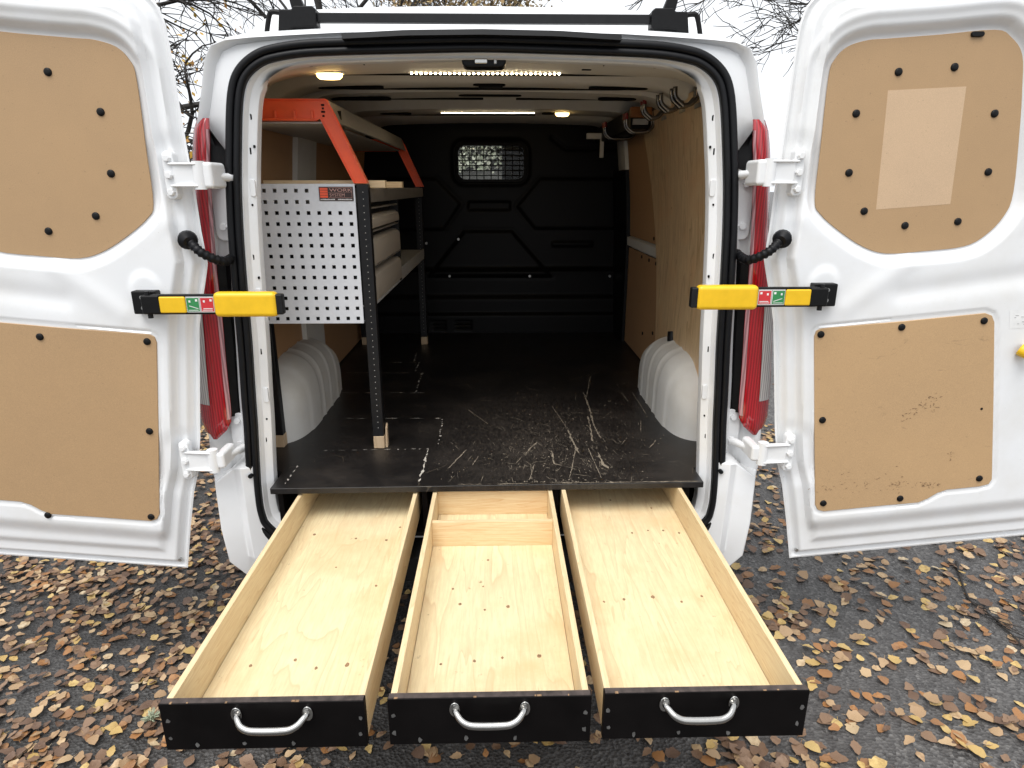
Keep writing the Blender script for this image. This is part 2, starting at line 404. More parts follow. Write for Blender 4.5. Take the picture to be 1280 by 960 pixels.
_t = (SP[1][0]-SP[0][0], SP[1][1]-SP[0][1]); SGN = 1 if (-_t[0]) < 0 else -1   # at the top centre inward is -z
def arc(cx, cy, r, a0, a1, n): return [(cx + r * math.cos(math.radians(a0 + (a1-a0)*k/n)), cy + r * math.sin(math.radians(a0 + (a1-a0)*k/n))) for k in range(n+1)]
sweep([(-.002, .03)] + arc(.009, .0, .011, 150, 350, 8) + [(.020, .004), (.0215, .006)] + arc(.030, -.002, .0095, 190, 370, 8) + [(.040, .03)], 'door_seal', M['rubber'], van)
sweep([(.034, .020), (.038, .010), (.043, .010), (.047, .022), (.050, .028), (.067, .034), (.071, .038), (.072, .050), (.070, .075)], 'opening_flange', M['paint'], van, angle=30)

_sq = sorted([(z, x) for x, z in SEAL_PTS if x > .6]); SEAL_Z = [q[0] for q in _sq]; SEAL_X = [q[1] for q in _sq]
def xseal(z): return interp(z, SEAL_Z, SEAL_X)
SILZ = [.30, .38, .72, 1.0, 1.34, 1.675, 1.78, 1.90, 1.955]
SILX = [.81, .855, .895, .884, .855, .815, .798, .772, .752]
def xsil(z): return interp(z, SILZ, SILX)
TOPY = [.045, .10, .15, .25, .33, .42, .6, 1.5, 3.0, 3.4]
TOPZ = [2.003, 2.022, 2.030, 2.040, 2.085, 2.146, 2.158, 2.16, 2.15, 2.10]
# rear face: strips from the seal out to the body's silhouette, over the top and down both sides
OUT_TOP = [(0, 2.006), (.2, 2.004)] + [(.38, 2.000), (.50, 1.994), (.63, 1.987), (.695, 1.981), (.735, 1.968), (.756, 1.932), (.772, 1.86), (.792, 1.785)]
INN_TOP = [(0, 1.993), (.2, 1.989)] + [SEAL_PTS[k] for k in range(8)]
pairs = list(zip(INN_TOP, OUT_TOP))
zlow = INN_TOP[-1][1]
for k in range(1, 56):
    z = zlow + (.36 - zlow) * k / 55
    zo_ = 1.775 + (.36 - 1.775) * k / 55
    pairs.append(((xseal(z) if z > .53 else interp(z, [.36, .53], [.60, xseal(.53)]), z), (xsil(zo_), zo_)))
ii = [Vector(a) for a, b in pairs]; oo = [Vector(b) for a, b in pairs]
ii = ii[:10] if False else ii
full_i = [Vector((-p.x, p.y)) for p in ii[:0:-1]] + ii; full_o = [Vector((-p.x, p.y)) for p in oo[:0:-1]] + oo
m = MB(); cols = [[] for _ in range(9)]
for a, b in zip(full_i, full_o):
    z = (a.y + b.y) / 2; w = (b - a).length; dp = .055 * float(1 - sstep(1.66, 1.80, z)) * min(1, w / .08); y0 = rake(a.y); cr = .012 * float(sstep(1.60, 1.80, z)) * min(1, w / .06)
    for c, (q, dy) in zip(cols, ((-.04, .022), (.05, .020), (.16, .022 + .5*dp), (.38, .024 + dp), (.62, .024 + dp + .35*cr), (.70, .020 + .8*dp + .9*cr), (.84, .012 + .55*dp - .1*cr), (.95, .006 + .5*dp), (1.0, .014 + .4*dp))):
        p = a.lerp(b, q); c.append((p.x, min(y0, .06) + dy, p.y))
m.grid(cols); m.build('rear_face', M['paint'], van, smooth=True, angle=60)
# roof skin, carried on from the rear face's upper edge over the shoulders
m = MB(); rows = []
topc = [c for c in cols[-1] if c[2] > 1.77]
for y in (None, .11, .15, .2, .25, .29, .33, .38, .42, .5, .6, 1, 1.5, 2, 2.5, 3, 3.4):
    if y is None: rows.append(list(topc)); continue
    dz_ = interp(y, TOPY, TOPZ) - 2.003; k = 1 + .06 * min(1, max(0, (y - .1) / .5))
    rows.append([(x * k, max(y, y_ + .01), z + dz_ * (1 - .75 * min(1, max(0, (abs(x) - .66) / .12)))) for x, y_, z in topc])
m.grid(rows); m.build('roof', M['paint'], van, smooth='full')
for s in (-1, 1):           # body side between the rear corner and the side panel
    low = [c for c in cols[-1] if c[2] < 1.80 and c[0] * s > 0]
    m = MB().grid([low, [(x + s*.012, .24, z) for x, y_, z in low], [(x + s*.03, .42, z) for x, y_, z in low], [(x + s*.055, .7, z) for x, y_, z in low]]); m.build('rear_quarter', M['paint'], van, smooth='full')
# black gutter trim over the opening
m = MB(); pts = [(x, .030, interp(abs(x), [0, .2, .38], [1.997, 1.994, 1.985])) for x in [k / 14 * .37 for k in range(-14, 15)]]
for a, b in zip(pts[:-1], pts[1:]):
    m.hexa([(a[0], .022, a[2]-.010), (b[0], .022, b[2]-.010), (b[0], .06, b[2]-.010), (a[0], .06, a[2]-.010), (a[0], .026, a[2]+.004), (b[0], .026, b[2]+.004), (b[0], .06, b[2]+.004), (a[0], .06, a[2]+.004)])
m.build('gutter_trim', M['rubber'], van)

LAMPZ = [.83, .87, .92, 1.04, 1.22, 1.35, 1.49, 1.62, 1.73, 1.785]
LAMPIN = [.845, .815, .808, .805, .797, .795, .790, .776, .762, .758]
for s in (-1, 1):
    # side panel with window opening to the cab
    m = MB(); ysd = [.7, 1.2, 1.7, 2.2, 2.75, 3.1, 3.55, 3.8, 4.1, 4.5, 4.85]; zsd = [.36, .5, .72, 1.0, 1.25, 1.5, 1.80]
    def ztop(y): return interp(y, [.7, 3.0, 3.4, 4.2, 4.6, 4.85], [1.80, 1.80, 1.80, 1.22, 1.10, .95])
    for j in range(len(ysd) - 1):
        for i in range(len(zsd) - 1):
            y0, y1, z0, z1 = ysd[j], ysd[j+1], zsd[i], zsd[i+1]
            if 2.7 < y0 < 3.5 and 1.2 < z0 < 1.7: continue
            def P(y, z):
                z = min(z, ztop(y)); taper = interp(y, [3.9, 4.85], [0, .16])
                return (s * (interp(z, SILZ + [2.1], SILX + [.742]) + .055 - taper), y, z)
            if z0 < ztop(y0) or z0 < ztop(y1): m.add([P(y0, z0), P(y1, z0), P(y1, z1), P(y0, z1)], [(0, 1, 2, 3)])
    m.build('side_panel', M['paint'], van, smooth=True)
    MB().add([(s*.878, 2.75, 1.25), (s*.878, 3.55, 1.25), (s*.845, 3.55, 1.80), (s*.845, 2.75, 1.80)], [(0,1,2,3)]).build('side_window', M['glass'], van)
    # black infill plates beside the lamp, the recess's shade put into their colour
    for (z0, z1, n) in ((.90, 1.40, 12), (1.655, 1.768, 10)):
        m = MB(); rows = []
        for k in range(n + 1):
            z = z0 + (z1 - z0) * k / n; a = xseal(z) + .004; e = interp(z, LAMPZ, LAMPIN) + .012; y0 = rake(z)
            if z0 < 1: a += .0
            else: a += max(0, (z - 1.70)) * .85; a = min(a, e - .004)
            if z0 < 1: zz = z + (0 if k else -.0)
            rows.append([(s * (a + (e - a) * q), y0 + (.040 if z0 < 1 else .014) + dy * (1 if z0 < 1 else .5), z - (.02 * q if k == 0 and z0 > 1 else 0)) for q, dy in ((0, -.012), (.12, .012), (.6, .026), (1, .012))])
        m.grid(rows); m.build('recess_shade_infill', M['plastic'], van, smooth=True)
    # tail lamp: a tall lens on the corner
    def lampstrip(f0, f1, proud, name, mat, par, z0=.83, z1=1.785):
        m = MB(); rows = []
        for k in range(33):
            z = z0 + (z1 - z0) * k / 32; i = interp(z, LAMPZ, LAMPIN); e = xsil(z) + interp(z, [1.30, 1.45], [.026, .012])
            if z < .90: i = i + (e - i) * .28 * (1 - (z - .83) / .07) ** 2; e = e - .022 * (1 - (z - .83) / .07) ** 2
            if z > 1.75: e = e - (z - 1.75) * .25
            row = []
            for q in range(9):
                u = f0 + (f1 - f0) * q / 8; bow = math.sin(math.pi * min(1, max(0, u))) ** .6 if 0 < u < 1 else 0
                cap = min(1, (z - .83) / .03 + .05, (1.785 - z) / .02 + .05)
                row.append((s * (i + (e - i) * u), rake(z) + .036 + .018 * u * u - (.018 * bow + proud) * max(.1, cap) - .024 * float(sstep(1.45, 1.72, z)), z))
            rows.append(row)
        m.grid(rows); return m.build(name, mat, par, smooth='full')
    lamp = lampstrip(0, 1, 0, 'tail_lamp', M['lens_red'], van)
    lampstrip(.0, .10, .0025, 'lens_edge', M['lens_pink'], lamp, .90, 1.755)
    lampstrip(.56, .94, .003, 'clear_lens', M['lens_clear'], lamp, .95, 1.27)
    # bumper corner, faceted
    A = [(.908, .105, .708), (.862, .0, .708), (.802, .014, .752), (.778, .002, .756), (.742, .03, .750)]
    B = [(.908, .10, .55), (.856, -.014, .55), (.796, .012, .56), (.774, .0, .56), (.742, .03, .56)]
    Cc = [(.895, .10, .435), (.842, -.020, .435), (.790, .008, .44), (.768, -.004, .44), (.70, .02, .42)]
    Dd = [(.845, .075, .352), (.805, .02, .355), (.76, .02, .356), (.72, .025, .356), (.62, .04, .356)]
    Top = [(.897, .16, .712), (.85, .10, .712), (.80, .09, .76), (.776, .09, .76), (.742, .09, .754)]
    rows = [[(s * x, y, z) for x, y, z in L] for L in (Top, A, B, Cc, Dd)]
    for r in rows: r.insert(0, (r[0][0] + s * .03, r[0][1] + .4, r[0][2]))
    m = MB().grid(rows); m.build('bumper_corner', M['paint'], van, bevel=.004, seg=2)
    # dark plug in the bumper corner
    MB().tube([(s*.752, .02, .725), (s*.752, .008, .725)], .007, 10).build('plug', M['rubber'], van, smooth=True)
    # white inner hinge plates on the pillar (two) with bolts
    for zc, hh in ((1.55, .10), (.845, .065)):
        z0, z1 = zc - hh, zc + hh; a = xseal(zc) + .012
        out = rrect(a, z0, a + .055, z1, .022)
        pl = MB().prism([(s * x, z) for x, z in out], 'y', rake(zc) + .085, rake(zc) + .060).build('hinge_plate', M['paint'], van, bevel=.003)
        for bz in (zc - hh * .6, zc + hh * .62):
            MB().tube([(s*(a+.03), rake(zc)+.062, bz), (s*(a+.03), rake(zc)+.050, bz)], .011, 6).build('bolt', M['paint'], pl, bevel=.001)
    # holes in the flange
    for k, z in enumerate((.66, .83, .90, 1.12, 1.345, 1.405, 1.553, 1.70, 1.712, 1.79)):
        x = xseal(z) - .060
        w, h = ((.0025, .004), (.0045, .008), (.0025, .003), (.002, .009))[k % 4]; x += (-.006, .004, 0, .007)[k * 7 % 4]
        MB().prism([(s*(x + p), q) for p, q in rrect(-w, z-h, w, z+h, w*.8, 4)], 'y', rake(z) + .0295, rake(z) + .045).build('flange_hole', M['dark'], van)
    for z in (1.60, 1.29, .98):
        x = xseal(z) - .067
        MB().prism([(s*(x+p), q) for p, q in rrect(-.003, z-.024, .012, z+.024, .006, 4)], 'y', rake(z)+.028, rake(z)+.046).build('flange_boss', M['paint'], van, bevel=.0015)
# rear bumper step under the load floor
MB().prism([(-.03, .36), (-.02, .44), (.03, .47), (.10, .47), (.10, .33)], 'x', -.74, .74).build('bumper_step', M['plastic'], van, bevel=.006)
# underbody, wheels, cab front
MB().box((-.86, .25, .27), (.86, 4.5, .38)).build('underbody', M['dark'], van)
MB().add([(-.80, 3.36, 2.09), (.80, 3.36, 2.09), (.78, 4.2, 1.22), (-.78, 4.2, 1.22)], [(0,1,2,3)]).build('windscreen', M['glass'], van)
MB().grid([[(x, y, z - .05 * (x/.8)**2) for x in (-.8, -.5, -.2, .2, .5, .8)] for y, z in ((4.2, 1.24), (4.45, 1.16), (4.65, 1.08), (4.80, .98), (4.86, .8), (4.88, .5), (4.8, .3))]).build('bonnet', M['paint'], van, smooth='full')
for s in (-1, 1):
    for y in (.78, 3.80):
        prof = [(.10, .20), (.11, .27), (.105, .315), (.08, .333), (0, .338), (-.08, .333), (-.105, .315), (-.11, .27), (-.10, .20)]
        m = MB(); m.grid([[(s*.76 + a, y + r*math.cos(t), .338 + r*math.sin(t)) for t in [2*math.pi*k/40 for k in range(40)]] for a, r in prof], close=True)
        w = m.build('wheel', M['tyre'], van, smooth=True)
        m = MB(); m.grid([[(s*.76 + s*a, y + r*math.cos(t), .338 + r*math.sin(t)) for t in [2*math.pi*k/32 for k in range(32)]] for a, r in ((.10, .205), (.07, .19), (.06, .12), (.08, .06), (.085, .001))], close=True)
        m.build('rim', M['galv'], w, smooth=True)
for x in (-.45, .42):
    m = MB(); m.box((x-.24, 2.75, 1.0), (x+.24, 2.92, 1.62)); m.build('seat_back', M['seat'], van, bevel=.05, seg=4)
    hx = x if x < 0 else .155
    MB().box((hx-.085, 2.72, 1.60), (hx+.20, 2.84, 1.96)).build('headrest', M['seat'], van, bevel=.04, seg=4)

# ---- inside: walls, ceiling, bulkhead, arches, floor
def wallx(z): return .835 - .06 * max(0, (z - 1.15) / .8) ** 2
for s in (-1, 1):
    m = MB(); m.grid([[(s * min(wallx(z), xsil(z) - .05 + max(0, y - .18) * .4), y, z) for y in (.18, .24, .3, .4, .6, 1.0, 1.4, 1.8, 2.38)] for z in [.56 + k * .1 for k in range(15)]]); m.build('inner_wall', M['paint_in'], van, smooth='full')
    # rear closing post between flange and wall
    m = MB(); m.grid([[(s * (xseal(z) - .0705), rake(z) + .07, z), (s * (xseal(z) - .05), rake(z) + .12, z), (s * min(wallx(z), xsil(z) - .048), rake(z) + .15, z)] for z in [.42 + k * .05 for k in range(31)]]); m.build('inner_post', M['paint_in'], van, smooth='full')
def lining(s, y0, y1, z0, z1, inset, name, mat, slant=0, thick=.006, lean=0):
    m = MB(); zs = [z0 + (z1 - z0) * k / 14 for k in range(15)]
    f = [[(s * (wallx(z) - inset - thick), y0 + (y1 + slant * (z - z0) + lean * (z - z0)**2 - y0) * q, z) for q in (0, .5, 1)] for z in zs]
    bk = [[(s * (wallx(z) - inset), p[1], z) for p, z in zip(r, [z]*3)] for r, z in zip(f, zs)]
    rows = [[r[0] for r in []]] if False else None
    m.grid(f); m.grid(bk)
    n = len(zs)
    for i in range(n - 1):
        for j in (0, 2): m.add([f[i][j], f[i+1][j], bk[i+1][j], bk[i][j]], [(0,1,2,3)])
    for i in (0, n-1):
        for j in range(2): m.add([f[i][j], f[i][j+1], bk[i][j+1], bk[i][j]], [(0,1,2,3)])
    return m.build(name, mat, van, smooth=True)
tag(lining(1, .20, 1.12, .70, 1.93, .028, 'lining_panel', M['ply_wall'], .05, .012, .20), 'varnished plywood lining sheet on the right wall')
lining(1, 1.25, 1.96, 1.335, 1.90, .012, 'lining_panel', M['hard_wall'])
lining(1, 1.10, 1.98, .70, 1.265, .012, 'lining_panel', M['hard_wall'])
lining(-1, .20, .90, .70, 1.90, .012, 'lining_panel', M['hard_wall'])
lining(-1, 1.24, 2.34, .70, 1.90, .012, 'lining_panel', M['hard_wall'])
m = MB(); m.grid([[(-(wallx(z) - d), y, z) for y, d in ((.88, .004), (.90, .035), (1.18, .035), (1.215, .004))] for z in [.7 + k*.06 for k in range(22)]]); m.build('wall_pillar', M['paint_in'], van, smooth=True)
m = MB(); m.grid([[(wallx(z) - d, y, z) for y, d in ((1.99, .004), (2.0, .03), (2.12, .03), (2.14, .004))] for z in [1.70 + k*.04 for k in range(6)]]); m.build('wall_pillar', M['paint_in'], van, smooth=True)
m = MB(); m.grid([[(wallx(z) - d, y + .05 * math.sin(k), z) for k, y in ((0, 1.2), (0, 1.9), (1, 2.0))] for z, d in ((1.270, .005), (1.278, .028), (1.322, .028), (1.330, .005))]); m.build('wall_rail', M['paint_in'], van, smooth=True)
m = MB(); m.grid([[(wallx(z) - d, y, z) for y, d in ((1.985, .002), (1.99, .034), (2.37, .040))] for z in [.69 + k*.0505 for k in range(21)]]); m.build('bulkhead_side', M['bulk'], van, smooth=True)
# plywood notch at arch, screws in linings
for y, z in ((1.30, 1.36), (1.36, 1.36), (1.30, 1.245), (1.45, 1.245), (1.62, 1.245), (1.28, .90), (1.50, .85), (1.20, 1.05)):
    MB().tube([(wallx(z) - .017, y, z), (wallx(z) - .022, y, z)], .009, 8).build('lining_stud', M['plastic'], van)
# ceiling with pressed ribs
CY = [.09, .12, .16, .30, .42, .445, .46, .48, .62, .65, .67, .69, .80, .82, .84, .87, .90, .92, 1.10, 1.13, 1.16, 1.50, 1.53, 1.55, 1.78, 1.80, 1.83, 1.86, 1.89, 1.92, 2.40]
CZ = [1.942, 1.945, 1.950, 1.954, 1.957, 1.962, 2.030, 2.050, 2.055, 2.045, 1.974, 1.966, 1.966, 1.974, 2.030, 2.050, 2.020, 1.968, 1.968, 2.020, 2.050, 2.058, 2.030, 1.974, 1.973, 1.982, 2.040, 2.045, 2.010, 1.980, 1.982]
m = MB(); cx = [k / 30 * .82 for k in range(-30, 31)]
m.grid([[(x * interp(y, [.1, .2, .35, .5], [.80, .86, .95, 1]), y, z - .012 * (x/.6)**2 - .085 * max(0, (abs(x) - .60) / .22) ** 2) for x in cx] for y, z in zip(CY, CZ)])
m.build('ceiling', M['paint_in'], van, smooth=True, angle=60)
# dark slots pressed in the ribs
def slot(x0, x1, y0, y1, z):
    MB().prism(rrect(x0, y0, x1, y1, min(abs(x1-x0), y1-y0)*.45, 4), 'z', z - .0035, z + .004).build('ceiling_slot', M['dark'], van)
for x0, x1, y0, y1, z in ((-.60, -.50, .20, .215, 1.9425), (.50, .60, .20, .215, 1.9425), (-.55, -.47, .33, .342, 1.948), (.30, .33, .30, .312, 1.951), (-.05, .07, .70, .75, 1.966), (.38, .60, .71, .75, 1.9545), (-.62, -.38, .71, .75, 1.9545), (-.12, .14, 1.00, 1.05, 1.968), (.46, .62, 1.0, 1.06, 1.9545), (.27, .34, 1.66, 1.74, 1.968), (-.7, -.4, 1.0, 1.06, 1.953), (-.56, -.40, 1.66, 1.72, 1.965), (.10, .125, 1.40, 1.412, 2.057), (.13, .15, 1.40, 1.412, 2.057), (-.25, -.235, 1.40, 1.412, 2.057)):
    slot(x0, x1, y0, y1, z)
for x0_, x1_, y_, z_ in ((-.62, .64, .425, 1.9555), (-.60, .62, .795, 1.9620), (-.50, -.02, 1.105, 1.9650), (.12, .55, 1.105, 1.9650), (-.58, .24, 1.775, 1.9690)):
    MB().box((x0_, y_, z_ - .004), (x1_, y_ + .016, z_ + .006)).build('rib_shade_strip', M['dark'], van)  # dark strips painting the shade lines along the rib edges
for x in (-.34, .345):
    MB().box((x-.0015, .098, 1.935), (x+.0015, .16, 1.944)).build('header_seam', M['dark'], van)
# latch catch in the header
lt = MB().prism(rrect(-.060, 1.922, .064, 1.958, .017), 'y', .105, .16).build('latch_catch', M['plastic'], van, bevel=.006)
MB().box((-.024, .098, 1.930), (.012, .106, 1.948)).build('latch_bar', M['chrome'], lt, bevel=.003)
MB().box((.030, .100, 1.930), (.038, .106, 1.950)).build('latch_pin', M['galv'], lt, bevel=.002)
MB().prism(rrect(-.03, .715, .06, .745, .01), 'z', 1.950, 1.9665).build('ceiling_bracket', M['plastic'], van, bevel=.006)

# bulkhead: moulded black plastic with raised and grooved fields
BY = 2.38
GX, GZ = np.meshgrid(np.linspace(-.86, .86, 216), np.linspace(.66, 2.02, 172))
H = np.zeros_like(GX)
def pl(*pp): return [tuple((atY(a, b, BY).x, atY(a, b, BY).z)) for a, b in pp]
hexl = pl((470, 222), (545, 222), (577, 255), (555, 288), (470, 290)); hexr = pl((645, 258), (675, 222), (770, 222), (770, 287), (668, 287))
archp = pl((535, 345), (580, 288), (640, 288), (690, 345)); topr = pl((690, 172), (708, 186), (780, 186))
for poly, hgt in ((hexl, .012), (hexr, .012), (archp, .016)):
    sd_ = sdf_poly(GX, GZ, poly); H += hgt * (1 - sstep(-.018, .012, sd_)); H -= .006 * np.exp(-(sd_ / .010) ** 2)
H -= .010 * np.exp(-(dist_line(GX, GZ, topr) / .010) ** 2)
H += .05 * (1 - sstep(1.075, 1.10, GZ)); H += .03 * (1 - sstep(.90, .935, GZ)); H += .03 * (1 - sstep(.80, .82, GZ))
H += .012 * np.exp(-((GZ - 1.09) / .012) ** 2)
slotd = sdf_poly(GX, GZ, pl((585, 252), (638, 252), (638, 263), (585, 263))); H -= .014 * (1 - sstep(-.006, .004, slotd))
sl2 = sdf_poly(GX, GZ, pl((690, 302), (740, 302), (740, 308), (690, 308))); H += .012 * (1 - sstep(-.008, .006, sl2))
for k in range(6):
    for x0, x1 in ((-.40, -.30), (-.25, -.13)):
        H -= .012 * np.exp(-((GZ - .705 - k * .012) / .003) ** 2) * (sstep(x0, x0 + .01, GX) * (1 - sstep(x1 - .01, x1, GX)))
wd = sdf_poly(GX, GZ, rrect(-.215, 1.642, .215, 1.862, .05)); H += .014 * (np.exp(-((wd - .016) / .012) ** 2))
rows = [[(GX[i, j], BY - H[i, j], GZ[i, j]) for j in range(GX.shape[1])] for i in range(GX.shape[0])]
m = MB(); m.v = [p for r in rows for p in r]; w_ = GX.shape[1]
for i in range(GX.shape[0] - 1):
    for j in range(w_ - 1):
        if max(wd[i, j], wd[i+1, j], wd[i, j+1], wd[i+1, j+1]) < .004: continue
        m.f.append((i*w_+j, i*w_+j+1, (i+1)*w_+j+1, (i+1)*w_+j))
bulk = m.build('bulkhead', M['bulk'], van, smooth=True, angle=60)
fr = rrect(-.222, 1.635, .222, 1.869, .055); fi = rrect(-.205, 1.652, .205, 1.852, .045)
m = MB(); n = len(fr)
m.add([(x, BY-.022, z) for x, z in fr] + [(x, BY-.026, z) for x, z in fi] + [(x, BY+.05, z) for x, z in fi], [(i, (i+1) % n, (i+1) % n + n, i + n) for i in range(n)] + [(i+n, (i+1) % n + n, (i+1) % n + 2*n, i + 2*n) for i in range(n)])
m.build('window_frame', M['rubber'], bulk, smooth=True)
MB().prism(rrect(-.204, 1.653, .204, 1.851, .045), 'y', BY + .030, BY + .034).build('window_pane', M['glass'], bulk)
for k in range(9):
    x = -.18 + k * .045; MB().tube([(x, BY-.004, 1.652), (x, BY-.004, 1.853)], .0031, 6).build('mesh_wire', M['steel_black'], bulk)
for k in range(6):
    z = 1.675 + k * .030; MB().tube([(-.205, BY-.009, z), (.205, BY-.009, z)], .0031, 6).build('mesh_wire', M['steel_black'], bulk)
for px, py in ((533, 304), (562, 345), (662, 345), (762, 345), (573, 299)):
    p = atY(px, py, BY - .06); MB().tube([(p.x, BY-.045, p.z), (p.x, BY-.070, p.z)], .008, 8).build('bulkhead_screw', M['galv'], bulk)

# wheel arches
for s in (-1, 1):
    m = MB(); rows = []; nY = 72; nA = 18
    for k in range(nY + 1):
        v = -1 + 2 * k / nY; y = .745 + .395 * v
        hgt = .285 * (1 - abs(v) ** 3.6) ** .5; rib = .0055 * (0.5 + .5 * math.cos(math.pi * 2 * (v + .12) * 3.4)) ** 14 if -.25 < v < .93 else (.004 * sstep(-.62, -.56, v) if v < -.25 else 0)
        wdt = .160 * (1 - abs(v) ** 5) ** .35 if abs(v) < 1 else 0
        row = []
        for q in range(nA + 1):
            a = math.pi / 2 * q / nA; sup = .55
            cxv = math.cos(a) ** .85; szv = math.sin(a) ** .42
            row.append((s * (.852 - (wdt + rib) * cxv - .0), y, .688 + (hgt + rib) * szv))
        rows.append(row)
    m.grid(rows); m.build('wheel_arch', M['paint_in'], van, smooth='full')
MB().tube([(.795, .84, .93), (.80, .86, 1.0)], .022, 10).build('wiring_grommet', M['rubber'], van, smooth=True)

# load floor and drawer carcass
fl = MB().prism([(-.690, -.005), (.700, .012), (.700, .12), (.832, .22), (.832, 2.37), (-.832, 2.37), (-.832, .22), (-.69, .12)], 'z', .669, .689).build('load_floor', M['floor'], van, bevel=.002)
for x in (-.668, -.205, .222, .650):
    MB().box((x-.008, .02, .50), (x+.008, 1.25, .668)).build('carcass_divider', M['black_ply'], van)
MB().box((-.67, .02, .50), (.67, 1.25, .515)).build('carcass_base', M['black_ply'], van)
MB().box((-.67, 1.25, .50), (.67, 1.27, .668)).build('carcass_back', M['black_ply'], van)
MB().grid([[(x, y, .44 if False else z) for x in (-.82, 0, .82)] for y, z in ((.06, .40), (.065, .488), (.3, .492), (2.38, .492))]).build('van_floor', M['dark'], van)

# scars, scratches and old glue lines on the load floor
m = MB()
def scar(path, w, jag=.4, z=.6900):
    P = [Vector((p[0], p[1])) for p in path]; L = []; Rr = []
    dense = []
    for a, b in zip(P[:-1], P[1:]):
        k = max(2, int((b - a).length / .012))
        dense += [a.lerp(b, i / k) for i in range(k)]
    dense.append(P[-1])
    for i, p in enumerate(dense):
        t = (dense[min(i+1, len(dense)-1)] - dense[max(i-1, 0)]); t = t.normalized() if t.length > 0 else Vector((1, 0)); nn = Vector((-t.y, t.x))
        ww = w * (.3 + rnd()) * (.15 if i in (0, len(dense)-1) else 1); sh = nn * (U(-1, 1) * w * jag)
        L.append(p + nn * ww / 2 + sh); Rr.append(p - nn * ww / 2 + sh)
    zz = z + U(0, .0006)
    m.grid([[(p.x, p.y, zz) for p in L], [(p.x, p.y, zz) for p in Rr]])
def fpx(*pp): return [tuple(atZ(a, b, .69)[:2]) for a, b in pp]
def dashed(path, w, on=.03, off=.03):
    P = [Vector(p) for p in path]
    for a, b in zip(P[:-1], P[1:]):
        d = (b - a).length; t = 0
        while t < d:
            l = on * U(.3, 1.4); scar([a.lerp(b, t / d), a.lerp(b, min(1, (t + l) / d))], w * U(.5, 1.2)); t += l + off * U(.2, 1.6)
for pth, w, on, off in ((fpx((405, 563), (536, 561)), .006, .02, .02), (fpx((536, 561), (524, 602)), .008, .05, .01), (fpx((372, 582), (356, 605)), .007, .02, .01),
        (fpx((432, 523), (552, 523)), .006, .05, .03), (fpx((553, 524), (548, 555)), .009, .02, .02), (fpx((420, 491), (532, 491)), .004, .08, .02), (fpx((430, 466), (528, 466)), .004, .12, .01),
        (fpx((528, 466), (520, 490)), .010, .03, .02), (fpx((487, 453), (522, 453)), .005, .06, .02), (fpx((524, 453), (519, 464)), .010, .03, .01), (fpx((521, 441), (517, 452)), .008, .03, .01)):
    dashed(pth, w, on, off)
tag(m.build('glue_lines', simple('old_glue', (.46, .43, .38), .7, 0, .3, 90), fl), kind='stuff')
m = MB()
for pth, w in (((( 729, 490), (736, 508), (742, 530), (751, 548)), .011), (((690, 508), (700, 522), (708, 535)), .004), (((710, 537), (716, 552), (724, 566)), .014), (((747, 565), (752, 578), (760, 586)), .016),
        (((735, 520), (741, 552)), .010), (((690, 563), (693, 580), (703, 582)), .012), (((672, 552), (661, 562), (656, 570)), .010), (((733, 497), (738, 470)), .005), (((776, 490), (785, 502)), .005),
        (((790, 490), (808, 518)), .005), (((820, 550), (812, 560)), .008), (((801, 525), (801, 540)), .004), (((712, 475), (750, 465)), .004), (((583, 562), (560, 586)), .007), (((598, 570), (590, 582)), .005), (((585, 512), (610, 530)), .004), (((720, 560), (712, 598)), .005), (((735, 560), (752, 598)), .004), (((668, 580), (662, 600)), .005)):
    scar(fpx(*pth), w * .6)
for k in range(650):
    px = random.gauss(705, 52); py = min(603, max(470, random.gauss(560, 34)))
    a = atZ(px, py, .69); th = random.gauss(1.75, .55); l = random.choice((.004, .006, .006, .010, .012, .02, .04)) * U(.6, 1.4)
    scar([(a.x, a.y), (a.x + l * math.cos(th), a.y + l * math.sin(th))], U(.001, .0055) if l < .015 else U(.0008, .0018))
for k in range(90):
    px = U(560, 790); py = U(425, 600); a = atZ(px, py, .69); th = random.gauss(1.7, .7); l = U(.01, .09)
    scar([(a.x, a.y), (a.x + l * math.cos(th), a.y + l * math.sin(th))], U(.0008, .002))
for k in range(70):                                          # worn front edge
    x = U(-.10, .66); l = U(.01, .05); scar([(x, .004 + .012 * (x + .69) / 1.39 + U(0, .004)), (x + l, .004 + .012 * (x + l + .69) / 1.39)], U(.002, .006))
tag(m.build('floor_scratches', M['scar'], fl), kind='stuff')
MB().box((.02, -.006, .671), (.70, .0, .686)) if False else None

# ------------------------------------------------------------------ rear doors
def door_edge_right():
    # hinge-side outline measured on the door plane
    px = [(985, 706), (980, 650), (975, 608), (969, 582), (966, 540), (965, 470), (964, 405), (961, 380), (955, 345), (955, 325), (962, 285), (968, 240), (976, 190), (985, 130), (993, 70), (1000, 28)]
    pts = [(atY(a, b, -.03).x, atY(a, b, -.03).z) for a, b in px]
    pts = [(x + (.013 if z < 1.36 else .006), z) for x, z in pts]
    pts += [(.836, 2.045), (.865, 2.082), (.92, 2.108)]
    return pts
DE = door_edge_right()
up_px = [(1036, 97), (1044, 74), (1060, 58), (1085, 50), (1110, 48), (1175, 43), (1244, 37), (1264, 46), (1278, 68), (1278, 110), (1275, 160), (1267, 240), (1255, 270), (1232, 294), (1205, 308), (1155, 314), (1108, 317), (1078, 308), (1048, 288), (1026, 268), (1019, 250), (1026, 185)]
lo_px = [(1017, 420), (1019, 413), (1026, 410), (1130, 401), (1230, 391), (1238, 394), (1241, 402), (1240, 500), (1238, 598), (1234, 604), (1222, 607), (1182, 611), (1170, 615), (1158, 622), (1146, 627), (1100, 631), (1028, 638), (1021, 636), (1018, 630), (1017, 520)]
